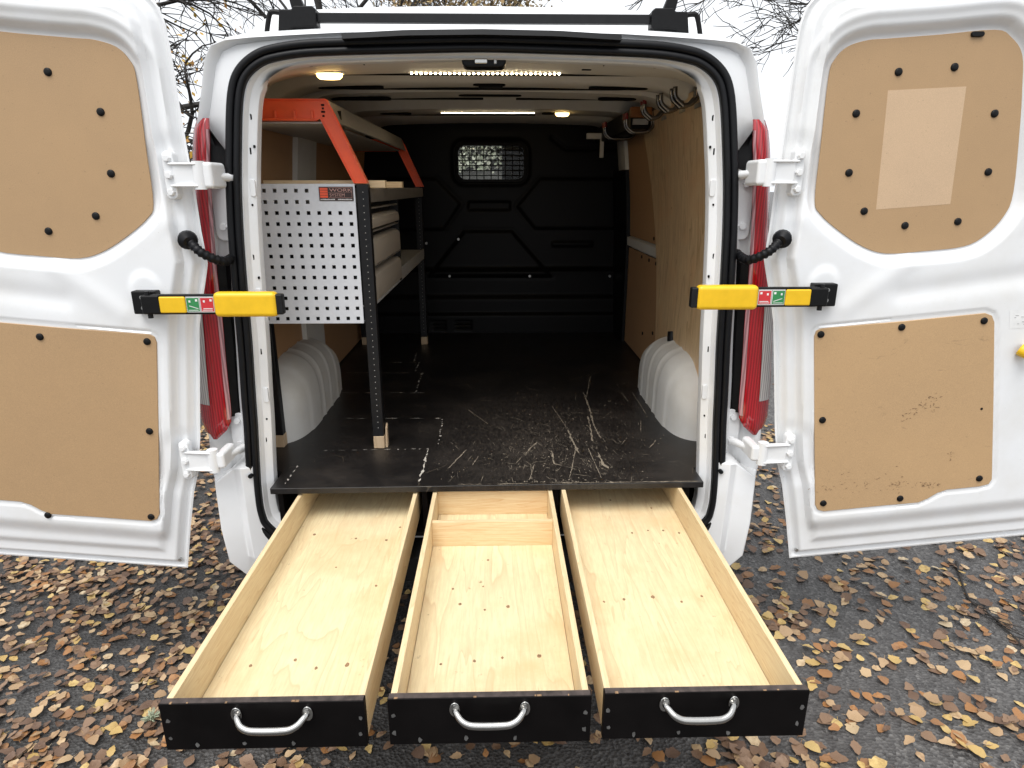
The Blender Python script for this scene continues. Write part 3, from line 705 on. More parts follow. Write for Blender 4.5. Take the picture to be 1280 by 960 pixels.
UPP = [(p.x, p.y) for p in spline([(atY(a, b, -.035).x, atY(a, b, -.035).z) for a, b in up_px], 4, True)]
LOP = [(atY(a, b, -.05).x, atY(a, b, -.05).z) for a, b in lo_px]
STUDS = [(1123, 90), (1193, 84), (1070, 142), (1243, 142), (1061, 216), (1235, 215), (1080, 264), (1197, 277), (1131, 282)]
STUDL = [(1026, 418), (1127, 409), (1230, 401), (1028, 525), (1029, 629), (1125, 623), (1224, 598)]
nS, nT = 168, 300
ZB = .420
tt = np.linspace(0, 1, nT)
def xo(z): return 1.83 - .087 * (z - .54)
zh = np.array([p[1] for p in DE]); xh = np.array([p[0] for p in DE])
rowsX = []; rowsZ = []
ztop_h = zh[-1]
for t in tt:
    zz = ZB + (ztop_h - ZB) * t; x0 = np.interp(zz, zh, xh)
    sl_b, sl_t = .108, .085
    s_ = np.linspace(0, 1, nS) ** 1.0
    zo = zz + (sl_b + (sl_t - sl_b) * t) * (1.75 - x0)
    x1 = xo(zo)
    xs_ = x0 + (x1 - x0) * s_
    rowsX.append(xs_); rowsZ.append(zz + (zo - zz) * s_)
DX = np.array(rowsX); DZ = np.array(rowsZ)
loop = [(DX[0, j], DZ[0, j]) for j in range(0, nS, 6)] + [(DX[i, -1], DZ[i, -1]) for i in range(0, nT, 8)] + [(DX[-1, j], DZ[-1, j]) for j in range(nS-1, -1, -6)] + [(DX[i, 0], DZ[i, 0]) for i in range(nT-1, -1, -5)]
E_ = -sdf_poly(DX, DZ, loop); E_ = np.maximum(E_, 0)
dU = sdf_poly(DX, DZ, UPP); dL = sdf_poly(DX, DZ, LOP)
hb = DZ[:, :] - (ZB + .108 * (DX - .985))                   # height above the bottom edge
h = .004 * np.exp(-((E_ - .004) / .004) ** 2)                # folded hem
h = h - .004 * np.exp(-((E_ - .016) / .006) ** 2)
h = h + .018 * sstep(.020, .034, E_)
h = h + .026 * sstep(.056, .070, E_) * sstep(.10, .16, hb)
h = h + .010 * sstep(.050, .062, hb) * (1 - sstep(.10, .16, hb)) * sstep(.06, .09, E_)
# scooped field round the upper panel, with a rolled edge
h = h - .024 * (1 - sstep(.004, .034, dU)) - .004 * (1 - sstep(.05, .085, dU)) * sstep(1.5, 1.7, DZ)
h = h + .006 * np.exp(-((dU - .058) / .012) ** 2) * sstep(1.45, 1.65, DZ)
# lower panel lip
h = h - .005 * np.exp(-((dL - .008) / .0035) ** 2) - .004 * (1 - sstep(-.002, .003, dL))
# raised web between the panels and boss for the check arm
rib1 = [(1.04, 1.27), (1.20, 1.40)]; rib2 = [(1.20, 1.31), (1.55, 1.36)]
h = h + .004 * np.exp(-(dist_line(DX, DZ, rib1) / .03) ** 2) - .005 * np.exp(-(dist_line(DX, DZ, rib2) / .030) ** 2) * (dL > 0)
h = h + .005 * (1 - sstep(.03, .055, np.hypot(DX - .965, (DZ - 1.33) * .8)))
# hinge landings
for zc in (1.635, .80):
    xe = np.interp(zc, zh, xh); h = h - .006 * (1 - sstep(.05, .09, np.hypot((DX - xe - .035) * .8, (DZ - zc) * .7))) * sstep(.0, .03, E_)
# corrugated hinge-side edge below and above
h = h + .0015 * np.sin(DZ * 9 + 1) * np.exp(-((E_ - .045) / .03) ** 2)
DOORY = -.012
def make_door(s):
    off = .02 if s < 0 else 0; dz = -.008 if s < 0 else 0
    X = lambda x: s * x + off
    nm = 'rear_door'
    V = np.stack([s * DX + off, DOORY - h, DZ + dz], -1).reshape(-1, 3)
    vs = V.tolist(); fs = []
    I = np.arange(nT * nS).reshape(nT, nS)
    q = np.stack([I[:-1, :-1], I[:-1, 1:], I[1:, 1:], I[1:, :-1]], -1).reshape(-1, 4); fs = q.tolist()
    m = MB(); m.v = [tuple(v) for v in vs]; m.f = [tuple(f) for f in fs]
    # outer skin and edges
    b = len(m.v)
    for i in range(nT):
        m.v.append((X(DX[i, 0] + .014), .016, DZ[i, 0] + dz)); m.v.append((X(DX[i, -1] - .014), .016, DZ[i, -1] + dz))
    for i in range(nT - 1):
        m.f.append((b+2*i, b+2*i+1, b+2*i+3, b+2*i+2)); m.f.append((I[i, 0], I[i+1, 0], b+2*i+2, b+2*i)); m.f.append((I[i, -1], I[i+1, -1], b+2*i+3, b+2*i+1))
    for i, r in ((0, 0), (nT-1, nT-1)):
        m.f.append(tuple(I[r, :]) + (b+2*r+1, b+2*r))
    door = m.build(nm, M['paint'], van, smooth=True, angle=55)
    tag(door, 'open rear door on the %s with two hardboard panels' % ('left' if s < 0 else 'right'))
    def panel(poly, y, name, mat):
        o = MB().prism([(X(x), z + dz) for x, z in poly], 'y', y, y + .005).build(name, mat, door, bevel=.0012)
        return o
    panel(UPP, DOORY - .0235, 'upper_panel', M['hard_scuffed'] if False else M['hard']); panel(LOP, DOORY - .045, 'lower_panel', M['hard_scuffed'] if s > 0 else M['hard'])
    return door, X, dz
def dome(r, hgt, n=14):
    m = MB(); m.grid([[(r * math.cos(a) * k, -hgt * f, r * math.sin(a) * k) for a in [2*math.pi*i/n for i in range(n)]] for k, f in ((1, 0), (.97, .5), (.8, .85), (.45, 1), (.02, 1.02))], close=True)
    return m
stud_mesh = None
def stud(p, par, r=.0095):
    global stud_mesh
    if stud_mesh is None:
        stud_mesh = dome(.0105, .005).build('panel_stud', M['plastic'], par, smooth='full'); stud_mesh.location = p
        stud_mesh.matrix_parent_inverse = par.matrix_basis.inverted(); return stud_mesh
    return share(stud_mesh, 'panel_stud', par, p)
doors = {}
for s in (-1, 1):
    door, X, dz = make_door(s); doors[s] = door
    if s > 0:
        for a, b in STUDS: p = atY(a, b, DOORY - .0232); stud(p, door)
        for a, b in STUDL: p = atY(a, b, DOORY - .0452); stud(p, door)
        p = atY(1227, 511, DOORY - .0452); MB().tube([p, p + Vector((0, -.0008, 0))], .004, 8).build('screw_hole', M['plastic'], door)
        q = [atY(a, b, DOORY - .0238) for a, b in ((1110, 113), (1208, 108), (1188, 255), (1095, 262))]
        tag(MB().add([tuple(v) for v in q] + [(v.x, v.y + .0006, v.z) for v in q], [(0,1,2,3), (0,4,5,1), (1,5,6,2), (2,6,7,3), (3,7,4,0)]).build('faded_patch', M['patch'], door), 'pale rectangular mark on the upper panel')
        MB().prism(rrect(1.268, 1.975, 1.302, 1.988, .006), 'y', DOORY - .021, DOORY - .03).build('edge_clip', M['plastic'], door, bevel=.002)
    else:
        for a, b in ((60, 90), (126, 140), (139, 217), (120, 270), (61, 289)): stud(atY(a, b, DOORY - .0232), door)
        for a, b in ((50, 421), (184, 427), (187, 539), (60, 644), (189, 646)): stud(atY(a, b, DOORY - .0452), door)
    # hinges: door leaf with three bolts, arm with two webs, knuckle
    for (zc, cl) in ((1.640, .842), (.815, .925)):
        x0 = cl; zl = zc + dz
        kn = .775 if zc > 1 else .852
        yf = -.05 if zc > 1 else -.045
        leaf = MB().prism([(X(x), z) for x, z in rrect(x0 - .004, zl - .062, x0 + .026, zl + .062, .013)], 'y', DOORY - .012, yf - .006).build('hinge', M['paint'], door, bevel=.004)
        for bz in (-.043, 0, .043):
            MB().tube([(X(x0 + .011), yf - .004, zl + bz), (X(x0 + .011), yf - .017, zl + bz)], [.011, .009], 6).build('hinge_bolt', M['paint'], door, bevel=.0015)
        m = MB()
        m.hexa([(X(kn + .012), yf - .012, zl - .028), (X(x0), yf - .010, zl - .030), (X(x0), yf + .004, zl - .030), (X(kn + .012), yf + .006, zl - .028), (X(kn + .012), yf - .012, zl + .028), (X(x0), yf - .010, zl + .030), (X(x0), yf + .004, zl + .030), (X(kn + .012), yf + .006, zl + .028)])
        for zz in (-.030, .026):
            m.hexa([(X(kn), yf - .022, zl + zz), (X(x0 + .01), yf - .014, zl + zz), (X(x0 + .01), yf, zl + zz), (X(kn), yf, zl + zz), (X(kn), yf - .022, zl + zz + .006), (X(x0 + .01), yf - .014, zl + zz + .006), (X(x0 + .01), yf, zl + zz + .006), (X(kn), yf, zl + zz + .006)])
        m.build('hinge_arm', M['paint'], door, bevel=.003)
        MB().tube([(X(kn), yf - .004, zl - .036), (X(kn), yf - .004, zl + .036)], .016, 14).build('hinge_knuckle', M['paint'], door, smooth=True)
        m = MB(); bx = kn - .036
        hb_ = .034 if zc > 1 else .026; m.box((min(X(bx), X(kn - .008)), yf - .012, zl - hb_), (max(X(bx), X(kn - .008)), .035, zl + hb_)); m.build('hinge_body', M['paint'], door, bevel=.010, seg=3)
        MB().tube([(X(bx + .01), .0, zl - .002), (X(bx - .016), .07, zl - .006)], [.010, .014], 10).build('hinge_pin', M['paint'], door, smooth=True)
    # check arm across the gap: black bar, thin yellow cover, printed label, padded yellow sleeve
    ya = -.105; zc = 1.303 + (.006 if s > 0 else -.008); o2 = .0 if s > 0 else 0
    def bx_(x0, x1, y0, y1, z0, z1, name, mat, bev, par=None, seg=3):
        a, b = X(x0), X(x1)
        return MB().box((min(a, b), y0, z0), (max(a, b), y1, z1)).build(name, mat, par or door, bevel=bev, seg=seg)
    arm = bx_(.60, .930, ya, ya + .012, zc - .028, zc + .028, 'check_arm', M['plastic'], .004)
    bx_(.925, .992, ya + .018, DOORY - .03, zc - .030, zc + .034, 'arm_bracket', M['plastic'], .004)
    bx_(.905, .955, ya - .008, ya + .022, zc - .026, zc + .026, 'arm_pivot', M['plastic'], .005)
    for bz in (-.012, .017): MB().tube([(X(.962), ya + .02, zc + bz), (X(.962), ya + .014, zc + bz)], .006, 8).build('bracket_screw', M['galv'], door, smooth=True)
    MB().tube([(X(.94), ya + .005, zc - .038), (X(.94), ya + .005, zc + .036)], .007, 8).build('pivot_pin', M['steel_black'], door, smooth=True)
    bx_(.836, .908, ya - .006, ya + .002, zc - .023, zc + .022, 'arm_cover', M['yellow'], .004)
    bx_(.588, .758, ya - .014, ya + .022, zc - .034, zc + .034, 'arm_sleeve', M['yellow'], .012, seg=4)
    bx_(.572, .592, ya - .008, ya + .016, zc - .028, zc + .028, 'arm_hook', M['steel_black'], .004)
    lb = bx_(.759, .835, ya - .003, ya + .001, zc - .022, zc + .022, 'arm_label', M['sticker_grey'], .0005, seg=1)
    for (x0, x1, mt) in ((.800, .833, 'sticker_green'), (.761, .795, 'sticker_red')):
        if s < 0: pass
        bx_(x0 - .001, x1 + .001, ya - .0034, ya - .003, zc - .020, zc + .020, 'label_border', M['sticker_white'], 0)
        bx_(x0, x1, ya - .0038, ya - .0034, zc - .0185, zc + .0185, 'label_field', M[mt], 0)
        bx_(x0 + .003, x0 + .009, ya - .0042, ya - .0038, zc + .009, zc + .015, 'label_mark', M['sticker_white'], 0)
        bx_(x0 + .022, x0 + .027, ya - .0042, ya - .0038, zc + .006, zc + .012, 'label_mark', M['sticker_white'], 0)
        m = MB(); za = zc - .012; zb = zc - .004 if mt == 'sticker_green' else zc - .012
        m.add([(X(x0 + .003), ya - .0042, za), (X(x1 - .006), ya - .0042, zb), (X(x1 - .006), ya - .0042, zb + .002), (X(x0 + .003), ya - .0042, za + .002)], [(0,1,2,3)]).build('label_mark', M['sticker_white'], door)
        bx_(x0 + .003, x1 - .003, ya - .0042, ya - .0038, zc - .016, zc - .0145, 'label_mark', M['sticker_white'], 0)
    # corrugated cable gaiter
    if True:
        a = Vector((X(.832), DOORY - .035, 1.462)); b = Vector((X(.795), -.055, 1.428)); c = Vector((X(.756), -.015, 1.402)); d = Vector((X(.750), .07, 1.415))
        P = spline([a, b, c, d], 14); rs = [.0125 + .0018 * math.cos(i * 1.9) for i in range(len(P))]
        MB().tube(P, rs, 12).build('cable_gaiter', M['rubber'], door, smooth='full')
        MB().tube([a + Vector((s*.004, .006, .002)), a + Vector((0, -.006, 0)), a + Vector((-s*.006, -.012, -.003))], [.026, .025, .014], 16).build('gaiter_boot', M['rubber'], door, smooth=True)
    # drain plugs along the bottom hem
    for x in (1.02, 1.55):
        z = ZB + .108 * (x - .985) + .030 + dz; MB().tube([(X(x), DOORY - .002, z), (X(x), DOORY - .010, z)], .006, 8).build('drain_plug', M['galv'], door, smooth=True)
# scuffs on the right door's lower panel
m = MB()
def scuff(cx_, cy_, n, sx, sy, l0, l1, w):
    for _ in range(n):
        p = atY(random.gauss(cx_, sx), random.gauss(cy_, sy), DOORY - .0454 + 0); th = random.gauss(.35, .6); l = U(l0, l1); ww = U(.3, 1) * w
        d = Vector((math.cos(th), 0, math.sin(th))) * l; nn = Vector((-math.sin(th), 0, math.cos(th))) * ww; yy = Vector((0, -U(.0001, .0005), 0))
        m.add([tuple(p + yy), tuple(p + d * .4 + nn + yy), tuple(p + d + yy), tuple(p + d * .5 - nn * .6 + yy)], [(0, 1, 2, 3)])
for k in range(9): scuff(1128 + k * 5, 522 - k * 3, 4, 3, 3, .004, .012, .002)
for a, b, n, sx, sy in ((1166, 508, 12, 3, 3), (1120, 606, 26, 6, 2), (1160, 606, 34, 10, 2), (1188, 568, 10, 2, 4), (1060, 611, 20, 40, 4), (1100, 600, 30, 45, 8)): scuff(a, b, n, sx, sy, .003, .011, .0016)
tag(m.build('panel_scuffs', simple('dark_scuff', (.19, .115, .06), .7, 0, .4, 200), doors[1]), kind='stuff')
# right door extras: instruction decal and yellow lock cap
dr = doors[1]
p = atY(1283, 440, -.075)
pr = Matrix.Rotation(math.radians(35), 4, 'Z')
ax = Vector((.028, -.030, -.016)); a0 = Vector((p.x - .012, -.062, p.z + .006))
m = MB().tube([a0, a0 + ax * .1, a0 + ax * .9, a0 + ax], [.016, .0185, .0185, .016], 16, cap=False)
m.tube([a0 + ax, a0 + ax * .999, a0 + ax * .6], [.016, .010, .010], 16, cap=True); tag(m.build('lock_cap', M['yellow'], dr, smooth=True), 'yellow plastic cap on the door lock')
m = MB(); q = [atY(a, b, -.0565) for a, b in ((1262, 388), (1310, 386), (1310, 409), (1262, 411))]
st = m.add([tuple(v) for v in q], [(0,1,2,3)]).build('door_decal', M['sticker_white'], dr)
for k in range(14):
    u, v = U(.05, .6), U(.1, .9); c = q[0].lerp(q[1], u).lerp(q[3].lerp(q[2], u), v); r = U(.002, .006)
    MB().box((c.x - r, c.y - .0008, c.z - .0008), (c.x + r, c.y - .0004, c.z + .0008)).build('decal_print', M['sticker_grey'], dr)

# ------------------------------------------------------------------ lamps fitted in the van
bulb = None
def led_strip(x0, x1, y, z, n, r):
    global bulb
    st = MB().box((x0 - .01, y - .006, z - .001), (x1 + .01, y + .006, z + .0012)).build('light_strip', M['sticker_grey'], van)
    for k in range(n):
        p = (x0 + (x1 - x0) * k / (n - 1), y, z - .0012)
        if bulb is None:
            mm = MB(); mm.grid([[(q * math.cos(a), q * math.sin(a), -hh) for a in [2*math.pi*i/8 for i in range(8)]] for q, hh in ((1, 0), (.85, .55), (.45, .9), (.03, 1))], close=True)
            bulb = mm.build('led', M['led'], st, smooth='full'); bulb.location = p; bulb.scale = (r, r, r)
        else: share(bulb, 'led', st, p, None, (r, r, r))
led_strip(-.236, .240, .405, 1.9545, 32, .0036); led_strip(-.243, .226, 1.69, 1.9705, 34, .0030)
for (x, y, z, sc) in ((-.488, .36, 1.944, .042), (.372, 1.66, 1.9665, .036)):
    hs_ = MB().prism(rrect(x - sc*1.1, y - sc*.55, x + sc*1.1, y + sc*.55, sc*.3), 'z', z - .001, z + .008).build('courtesy_lamp', M['sticker_white'], van, bevel=.002)
    mm = MB(); mm.grid([[(x + q * sc * px, y + q * sc * .5 * py, z - hh) for px, py in [(math.cos(a), math.sin(a)) for a in [2*math.pi*i/20 for i in range(20)]]] for q, hh in ((1, .001), (.93, .010), (.75, .016), (.02, .018))], close=True)
    mm.build('lamp_lens', M['dome'], hs_, smooth='full')

# ------------------------------------------------------------------ pull-out drawers
def drawer(label, x0, x1, wood, y0=-.872, front_dx=(0, 0), knots=(), boards=False, hx=0, yb=.34, zsh=0):
    z0, z1 = .575 + zsh, .669 + zsh
    t = thing('pull_out_drawer', label, 'drawer', ((x0 + x1) / 2, y0, z0), 'pull-out drawers under the load floor')
    th = .013
    MB().box((x0 + th + .0012, y0 + .0175, z0 - .008), (x1 - th - .0012, yb, z0 + .001)).build('drawer_bottom', wood, t)
    for x in (x0, x1 - th):
        MB().box((x, y0 + .0165, z0 - .010), (x + th, yb, z1 - .004)).build('drawer_side', M['pine'], t, bevel=.0012)
    MB().box((x0 + th, yb - .013, z0 + .001), (x1 - th, yb, z1 - .008)).build('drawer_back', M['pine_x'], t)
    MB().box((x0 - .003 + front_dx[0], y0, z0 - .012), (x1 + .003 + front_dx[1], y0 + .016, z1 + .003)).build('drawer_front', M['black_ply'], t, bevel=.0012)
    MB().box((x0 - .001 + front_dx[0], y0 + .0015, z1 + .0032), (x1 + .001 + front_dx[1], y0 + .0145, z1 + .0040)).build('front_edge', M['edge'], t)
    # pull handle
    a, b = hx - .067, hx + .067; zz = z1 - .020
    pth = [(a, y0 - .004, zz), (a + .004, y0 - .012, zz - .001), (a + .014, y0 - .023, zz - .008), (a + .028, y0 - .028, zz - .013), (a + .045, y0 - .029, zz - .0145), (hx, y0 - .029, zz - .015), (b - .045, y0 - .029, zz - .0145), (b - .028, y0 - .028, zz - .013), (b - .014, y0 - .023, zz - .008), (b - .004, y0 - .012, zz - .001), (b, y0 - .004, zz)]
    P = spline(pth, 5); n = len(P); rs = [.0058 + .0022 * math.sin(math.pi * i / (n - 1)) for i in range(n)]
    hd = MB().tube(P, rs, 12).build('handle', M['chrome'], t, smooth='full')
    for x in (a, b):
        MB().prism([(x + .0105 * math.cos(q), zz + .0165 * math.sin(q)) for q in [2*math.pi*k/20 for k in range(20)]], 'y', y0 - .006, y0 + .001).build('handle_plate', M['chrome'], hd, bevel=.002)
        for dzz in (-.009, .009): MB().tube([(x, y0 - .006, zz + dzz), (x, y0 - .0078, zz + dzz)], .0032, 8).build('handle_screw', M['galv'], hd)
    # screws along the front
    for (u, w) in ((.02, .72), (.022, .28), (.15, .10), (.38, .12), (.63, .10), (.978, .72), (.975, .3)):
        x = x0 + (x1 - x0) * (u + U(-.008, .008)); z = z0 - .01 + (z1 - z0) * w
        mm = MB(); k = 7; mm.prism([(x + U(.0025, .005) * math.cos(q), z + U(.003, .0075) * math.sin(q)) for q in [2*math.pi*i/k for i in range(k)]], 'y', y0 - .0007, y0 + .001)
        mm.build('front_screw', M['galv'], t)
    for k in range(5):                    # chips on the top edge of the black front
        x = U(x0, x1); MB().box((x, y0 + U(-.0006, .002), z1 + .0036), (x + U(.002, .010), y0 + U(.003, .005), z1 + .0046)).build('edge_chip', M['knot'], t)
    for (px, py) in knots:
        p = atZ(px, py, z0 + .0015); r = U(.0028, .0055)
        mm = MB(); mm.prism([(p.x + r * U(.75, 1.15) * math.cos(q), p.y + r * 1.25 * U(.75, 1.15) * math.sin(q)) for q in [2*math.pi*i/9 for i in range(9)]], 'z', z0 + .0008, z0 + .0016); mm.build('screw_plug', M['knot'], t)
    if boards:
        MB().box((x0 + th, .022, z0 + .001), (x1 - th, .034, z1 - .010)).build('cross_board', M['pine_x'], t, bevel=.0012)
        MB().box((x0 + th, -.172, z0 + .001), (x1 - th, -.158, z1 - .012)).build('cross_board', M['pine_x'], t, bevel=.0012)
        MB().box((x0 + th, -.158, z0 + .001), (x1 - th, -.10, z0 + .012)).build('cleat', M['pine_x'], t, bevel=.001)
    return t
drawer('wide open plywood drawer on the left with plain pale floor', -.606, -.226, M['ply'], hx=-.397, knots=((393, 668), (445, 673), (483, 675), (420, 709), (313, 832), (395, 835), (434, 831), (500, 659), (369, 825), (470, 732)), zsh=-.003)
drawer('middle plywood drawer with two cross boards at its back', -.176, .208, M['ply_b'], hx=.016, boards=True, knots=((551, 830), (593, 826), (628, 822), (674, 820), (610, 700), (604, 733), (575, 755), (566, 736), (606, 762), (635, 758)))
drawer('wide open plywood drawer on the right with a row of plugged screw holes', .238, .629, M['ply_c'], hx=.418, knots=((790, 666), (810, 663), (829, 663), (849, 666), (755, 752), (780, 749), (816, 746), (852, 752), (877, 745), (763, 625), (814, 635)), zsh=.004)

# ------------------------------------------------------------------ shelving rack with pegboard end
rack = thing('shelving_rack', 'grey and black shelving rack with perforated end panel and orange brackets', 'shelving', (-.58, 1.14, .69))
PY = .318
# perforated panel: real square holes
x0, x1, z0, z1 = -.775, -.425, 1.155, 1.612
xsn, zsn = 10, 13
pxs = [x0]; pzs = [z0]
hw = .0060
for k in range(xsn):
    c = -.752 + k * .0343; pxs += [c - hw, c + hw]
for k in range(zsn):
    c = 1.1715 + k * .0350; pzs += [c - hw, c + hw]
pxs.append(x1); pzs.append(z1)
m = MB(); nx, nz = len(pxs), len(pzs); m.v = [(x, PY, z) for z in pzs for x in pxs]
for i in range(nz - 1):
    for j in range(nx - 1):
        if i % 2 == 1 and j % 2 == 1:
            ci, cj = i // 2, j // 2
            if not (ci >= 11 and cj >= 6): continue
        m.f.append((i*nx+j, i*nx+j+1, (i+1)*nx+j+1, (i+1)*nx+j))
pb = m.build('pegboard', M['grey_paint'], rack)
sm = pb.modifiers.new('solid', 'SOLIDIFY'); sm.thickness = .0025; sm.offset = 0
MB().box((x0, PY + .03, z0), (x1, PY + .034, z1)).build('pegboard_backing', M['steel_black'], rack)
for a, b in (((x0, PY - .0012, z1 - .004), (x1, PY + .03, z1 + .001)), ((x0, PY - .0012, z0 - .001), (x1, PY + .03, z0 + .004))): MB().box(a, b).build('panel_fold', M['grey_paint'], rack, bevel=.001)
# badge
bd = MB().box((-.5405, PY - .005, 1.560), (-.4305, PY - .0014, 1.604)).build('badge', M['badge_black'], rack, bevel=.001)
for k in range(4): MB().box((-.537, PY - .0056, 1.5695 + k*.0080), (-.512, PY - .005, 1.5765 + k*.0080)).build('badge_mark', M['badge_red'], bd)
m = MB(); y = PY - .0054
for a, b in (((-.5095, 1.6005), (-.434, 1.6015)), ((-.5095, 1.5695), (-.434, 1.5703)), ((-.4348, 1.5695), (-.434, 1.6015)), ((-.5095, 1.5855), (-.434, 1.5860))): m.box((a[0], y - .0003, a[1]), (b[0], y, b[1]))
m.build('badge_frame', M['badge_print'], bd)
def text(body, size, loc, mat, parent, name, wide=1.0):
    cu = bpy.data.curves.new(name, 'FONT'); cu.body = body; cu.size = size; cu.extrude = .0002; cu.align_x = 'LEFT'
    tmp = bpy.data.objects.new('tmp', cu); COL.objects.link(tmp)
    dg = bpy.context.evaluated_depsgraph_get(); me = bpy.data.meshes.new_from_object(tmp.evaluated_get(dg)); bpy.data.objects.remove(tmp)
    return mobj(name, me, mat, parent, loc, (math.pi / 2, 0, 0), (wide, 1, 1))
text('WORK', .0145, (-.5065, PY - .0056, 1.5885), M['badge_print'], bd, 'badge_lettering', 1.62)
text('SYSTEM', .0135, (-.5065, PY - .0056, 1.5735), M['badge_print'], bd, 'badge_lettering', 1.08)
m = MB(); xx = -.5365
while xx < -.436:                                            # line of small print, unreadable in the photograph
    w = U(.0012, .003)
    if abs(xx + .486) > .004: m.box((xx, PY - .0056, 1.5628), (xx + w, PY - .005, 1.5628 + U(.0024, .0034)))
    xx += w + U(.0004, .0012)
m.build('badge_small_print', M['sticker_white'], bd)
# posts with rows of small holes
hole = None
def post(x, y, z1_, holes, wx=.040, wy=.034):
    global hole
    p = MB().box((x - wx/2, y - .002, .735), (x + wx/2, y + wy, z1_)).build('post', M['steel_black'], rack, bevel=.003)
    n = int((z1_ - .76) / .0215)
    for k in range(n):
        z = .77 + k * .0215
        for q in holes:
            if q == 'f': loc, rot = (x + .002, y - .0022, z), (0, 0, 0)
            else: loc, rot = (x + wx/2 + .0002, y + wy/2, z), (0, 0, math.pi/2)
            if hole is None:
                hole = MB().prism([(.0016*math.cos(a), .0016*math.sin(a)) for a in [2*math.pi*i/6 for i in range(6)]], 'y', -.0004, .0006).build('post_hole', M['shelf'], p)
                hole.location = loc; hole.rotation_euler = rot
            else: share(hole, 'post_hole', p, loc, rot)
    f = MB().box((x - wx/2 + .002, y - .004, .690), (x + wx/2 + .001, y + wy + .002, .737)).build('foot_block', M['block'], rack, bevel=.002)
    return p
post(-.401, .318, 1.612, ('f',)); post(-.412, 1.94, 1.61, ('f',))
post(-.77, .335, 1.15, ()); post(-.77, 1.94, 1.60, ())
MB().hexa([(-.379, .325, .690), (-.371, .325, .690), (-.371, .352, .690), (-.379, .352, .690), (-.377, .333, .762), (-.371, .333, .762), (-.371, .352, .775), (-.377, .352, .775)]).build('wood_wedge', M['block'], rack)
# orange brackets
def bracket(y, xo, zo):
    out = [(-.775, 1.862), (-.497, 1.862), (-.478, 1.838), (-.386, 1.614), (-.426, 1.614), (-.518, 1.808), (-.532, 1.802), (-.775, 1.802)]
    o = MB().prism([(x + xo, z + zo) for x, z in out], 'y', y, y + .004).build('bracket', M['orange'], rack, bevel=.001)
    m = MB()
    for a, b in (((-.775, 1.862), (-.497, 1.862)), ((-.775, 1.802), (-.532, 1.802)), ((-.497, 1.862), (-.386, 1.614)), ((-.518, 1.808), (-.426, 1.614))):
        d = Vector((b[0]-a[0], b[1]-a[1])).normalized() * .0015; nn = Vector((-d.y, d.x)).normalized() * .0035
        m.hexa([(a[0]+xo, y-.006, a[1]+zo), (b[0]+xo, y-.006, b[1]+zo), (b[0]+xo, y+.03, b[1]+zo), (a[0]+xo, y+.03, a[1]+zo), (a[0]+xo+nn.x, y-.006, a[1]+zo+nn.y), (b[0]+xo+nn.x, y-.006, b[1]+zo+nn.y), (b[0]+xo+nn.x, y+.03, b[1]+zo+nn.y), (a[0]+xo+nn.x, y+.03, a[1]+zo+nn.y)])
    m.build('bracket_flange', M['orange'], rack)
    for x in (-.66, -.60, -.545):
        MB().box((x + xo, y - .008, 1.806 + zo), (x + .008 + xo, y, 1.832 + zo)).build('bracket_rib', M['orange'], rack, bevel=.002)
    MB().box((-.76 + xo, y - .007, 1.803 + zo), (-.535 + xo, y, 1.810 + zo)).build('bracket_lip', M['orange'], rack, bevel=.002)
    for z, r in ((1.848, .005), (1.838, .003), (1.828, .006), (1.816, .0035)):
        MB().box((-.507 - r + xo, y - .0012, z - .0028 + zo), (-.507 + r + xo, y + .001, z + .0028 + zo)).build('bracket_hole', M['dark'], o)
bracket(.318, 0, 0); bracket(1.93, .004, -.008)
# top tray
MB().box((-.775, .33, 1.795), (-.505, 1.93, 1.800)).build('top_shelf', M['shelf'], rack)
MB().prism([(-.512, 1.862), (-.490, 1.862), (-.468, 1.800), (-.472, 1.795), (-.494, 1.856), (-.512, 1.856)], 'y', .335, 1.93).build('top_shelf_edge', M['alu'], rack, bevel=.002)
MB().box((-.492, .40, 1.812), (-.4705, .405, 1.84)).build('edge_slot', M['dark'], rack)
# middle shelf (work top) and lower shelf
MB().box((-.775, .345, 1.553), (-.385, 1.95, 1.600)).build('middle_shelf', M['alu'], rack, bevel=.003)
ls = MB().box((-.775, .345, 1.205), (-.392, 1.95, 1.212)).build('lower_shelf', M['shelf'], rack, bevel=.002)
MB().box((-.400, .345, 1.212), (-.392, 1.95, 1.262)).build('shelf_lip', M['shelf'], rack, bevel=.002)
MB().box((-.775, .99, 1.252), (-.402, 1.93, 1.257)).build('lower_shelf_tray', M['shelf'], rack)
# drawer cabinet in the rack: three drawers with rolled front edges
MB().box((-.77, .352, 1.212), (-.420, 1.0, 1.551)).build('cabinet_carcass', M['steel_black'], rack, bevel=.002)
for (za, zb) in ((1.468, 1.512), (1.345, 1.435), (1.222, 1.318)):
    m = MB(); m.prism([(-.430, za), (-.386, za), (-.384, za + .004), (-.384, zb - .022), (-.388, zb - .010), (-.400, zb - .002), (-.430, zb)], 'y', .358, .978)
    d = m.build('cabinet_drawer', M['beige'], rack, bevel=.002)
    MB().box((-.430, .356, zb + .020), (-.388, .982, zb + .025)).build('drawer_rail', M['alu'], rack, bevel=.001)
MB().box((-.430, .975, 1.212), (-.387, .998, 1.551)).build('cabinet_side', M['steel_black'], rack)
# timber lying on the middle shelf
tag(MB().box((-.735, .37, 1.601), (-.335 + .0, .40, 1.624)).build('timber_batten', M['pine_x']), 'longer pale timber batten lying on top of the rack', 'timber')
tag(MB().box((-.70, .62, 1.601), (-.315, .66, 1.622)).build('timber_batten', M['pine_x']), 'shorter timber batten behind the first on the rack', 'timber')

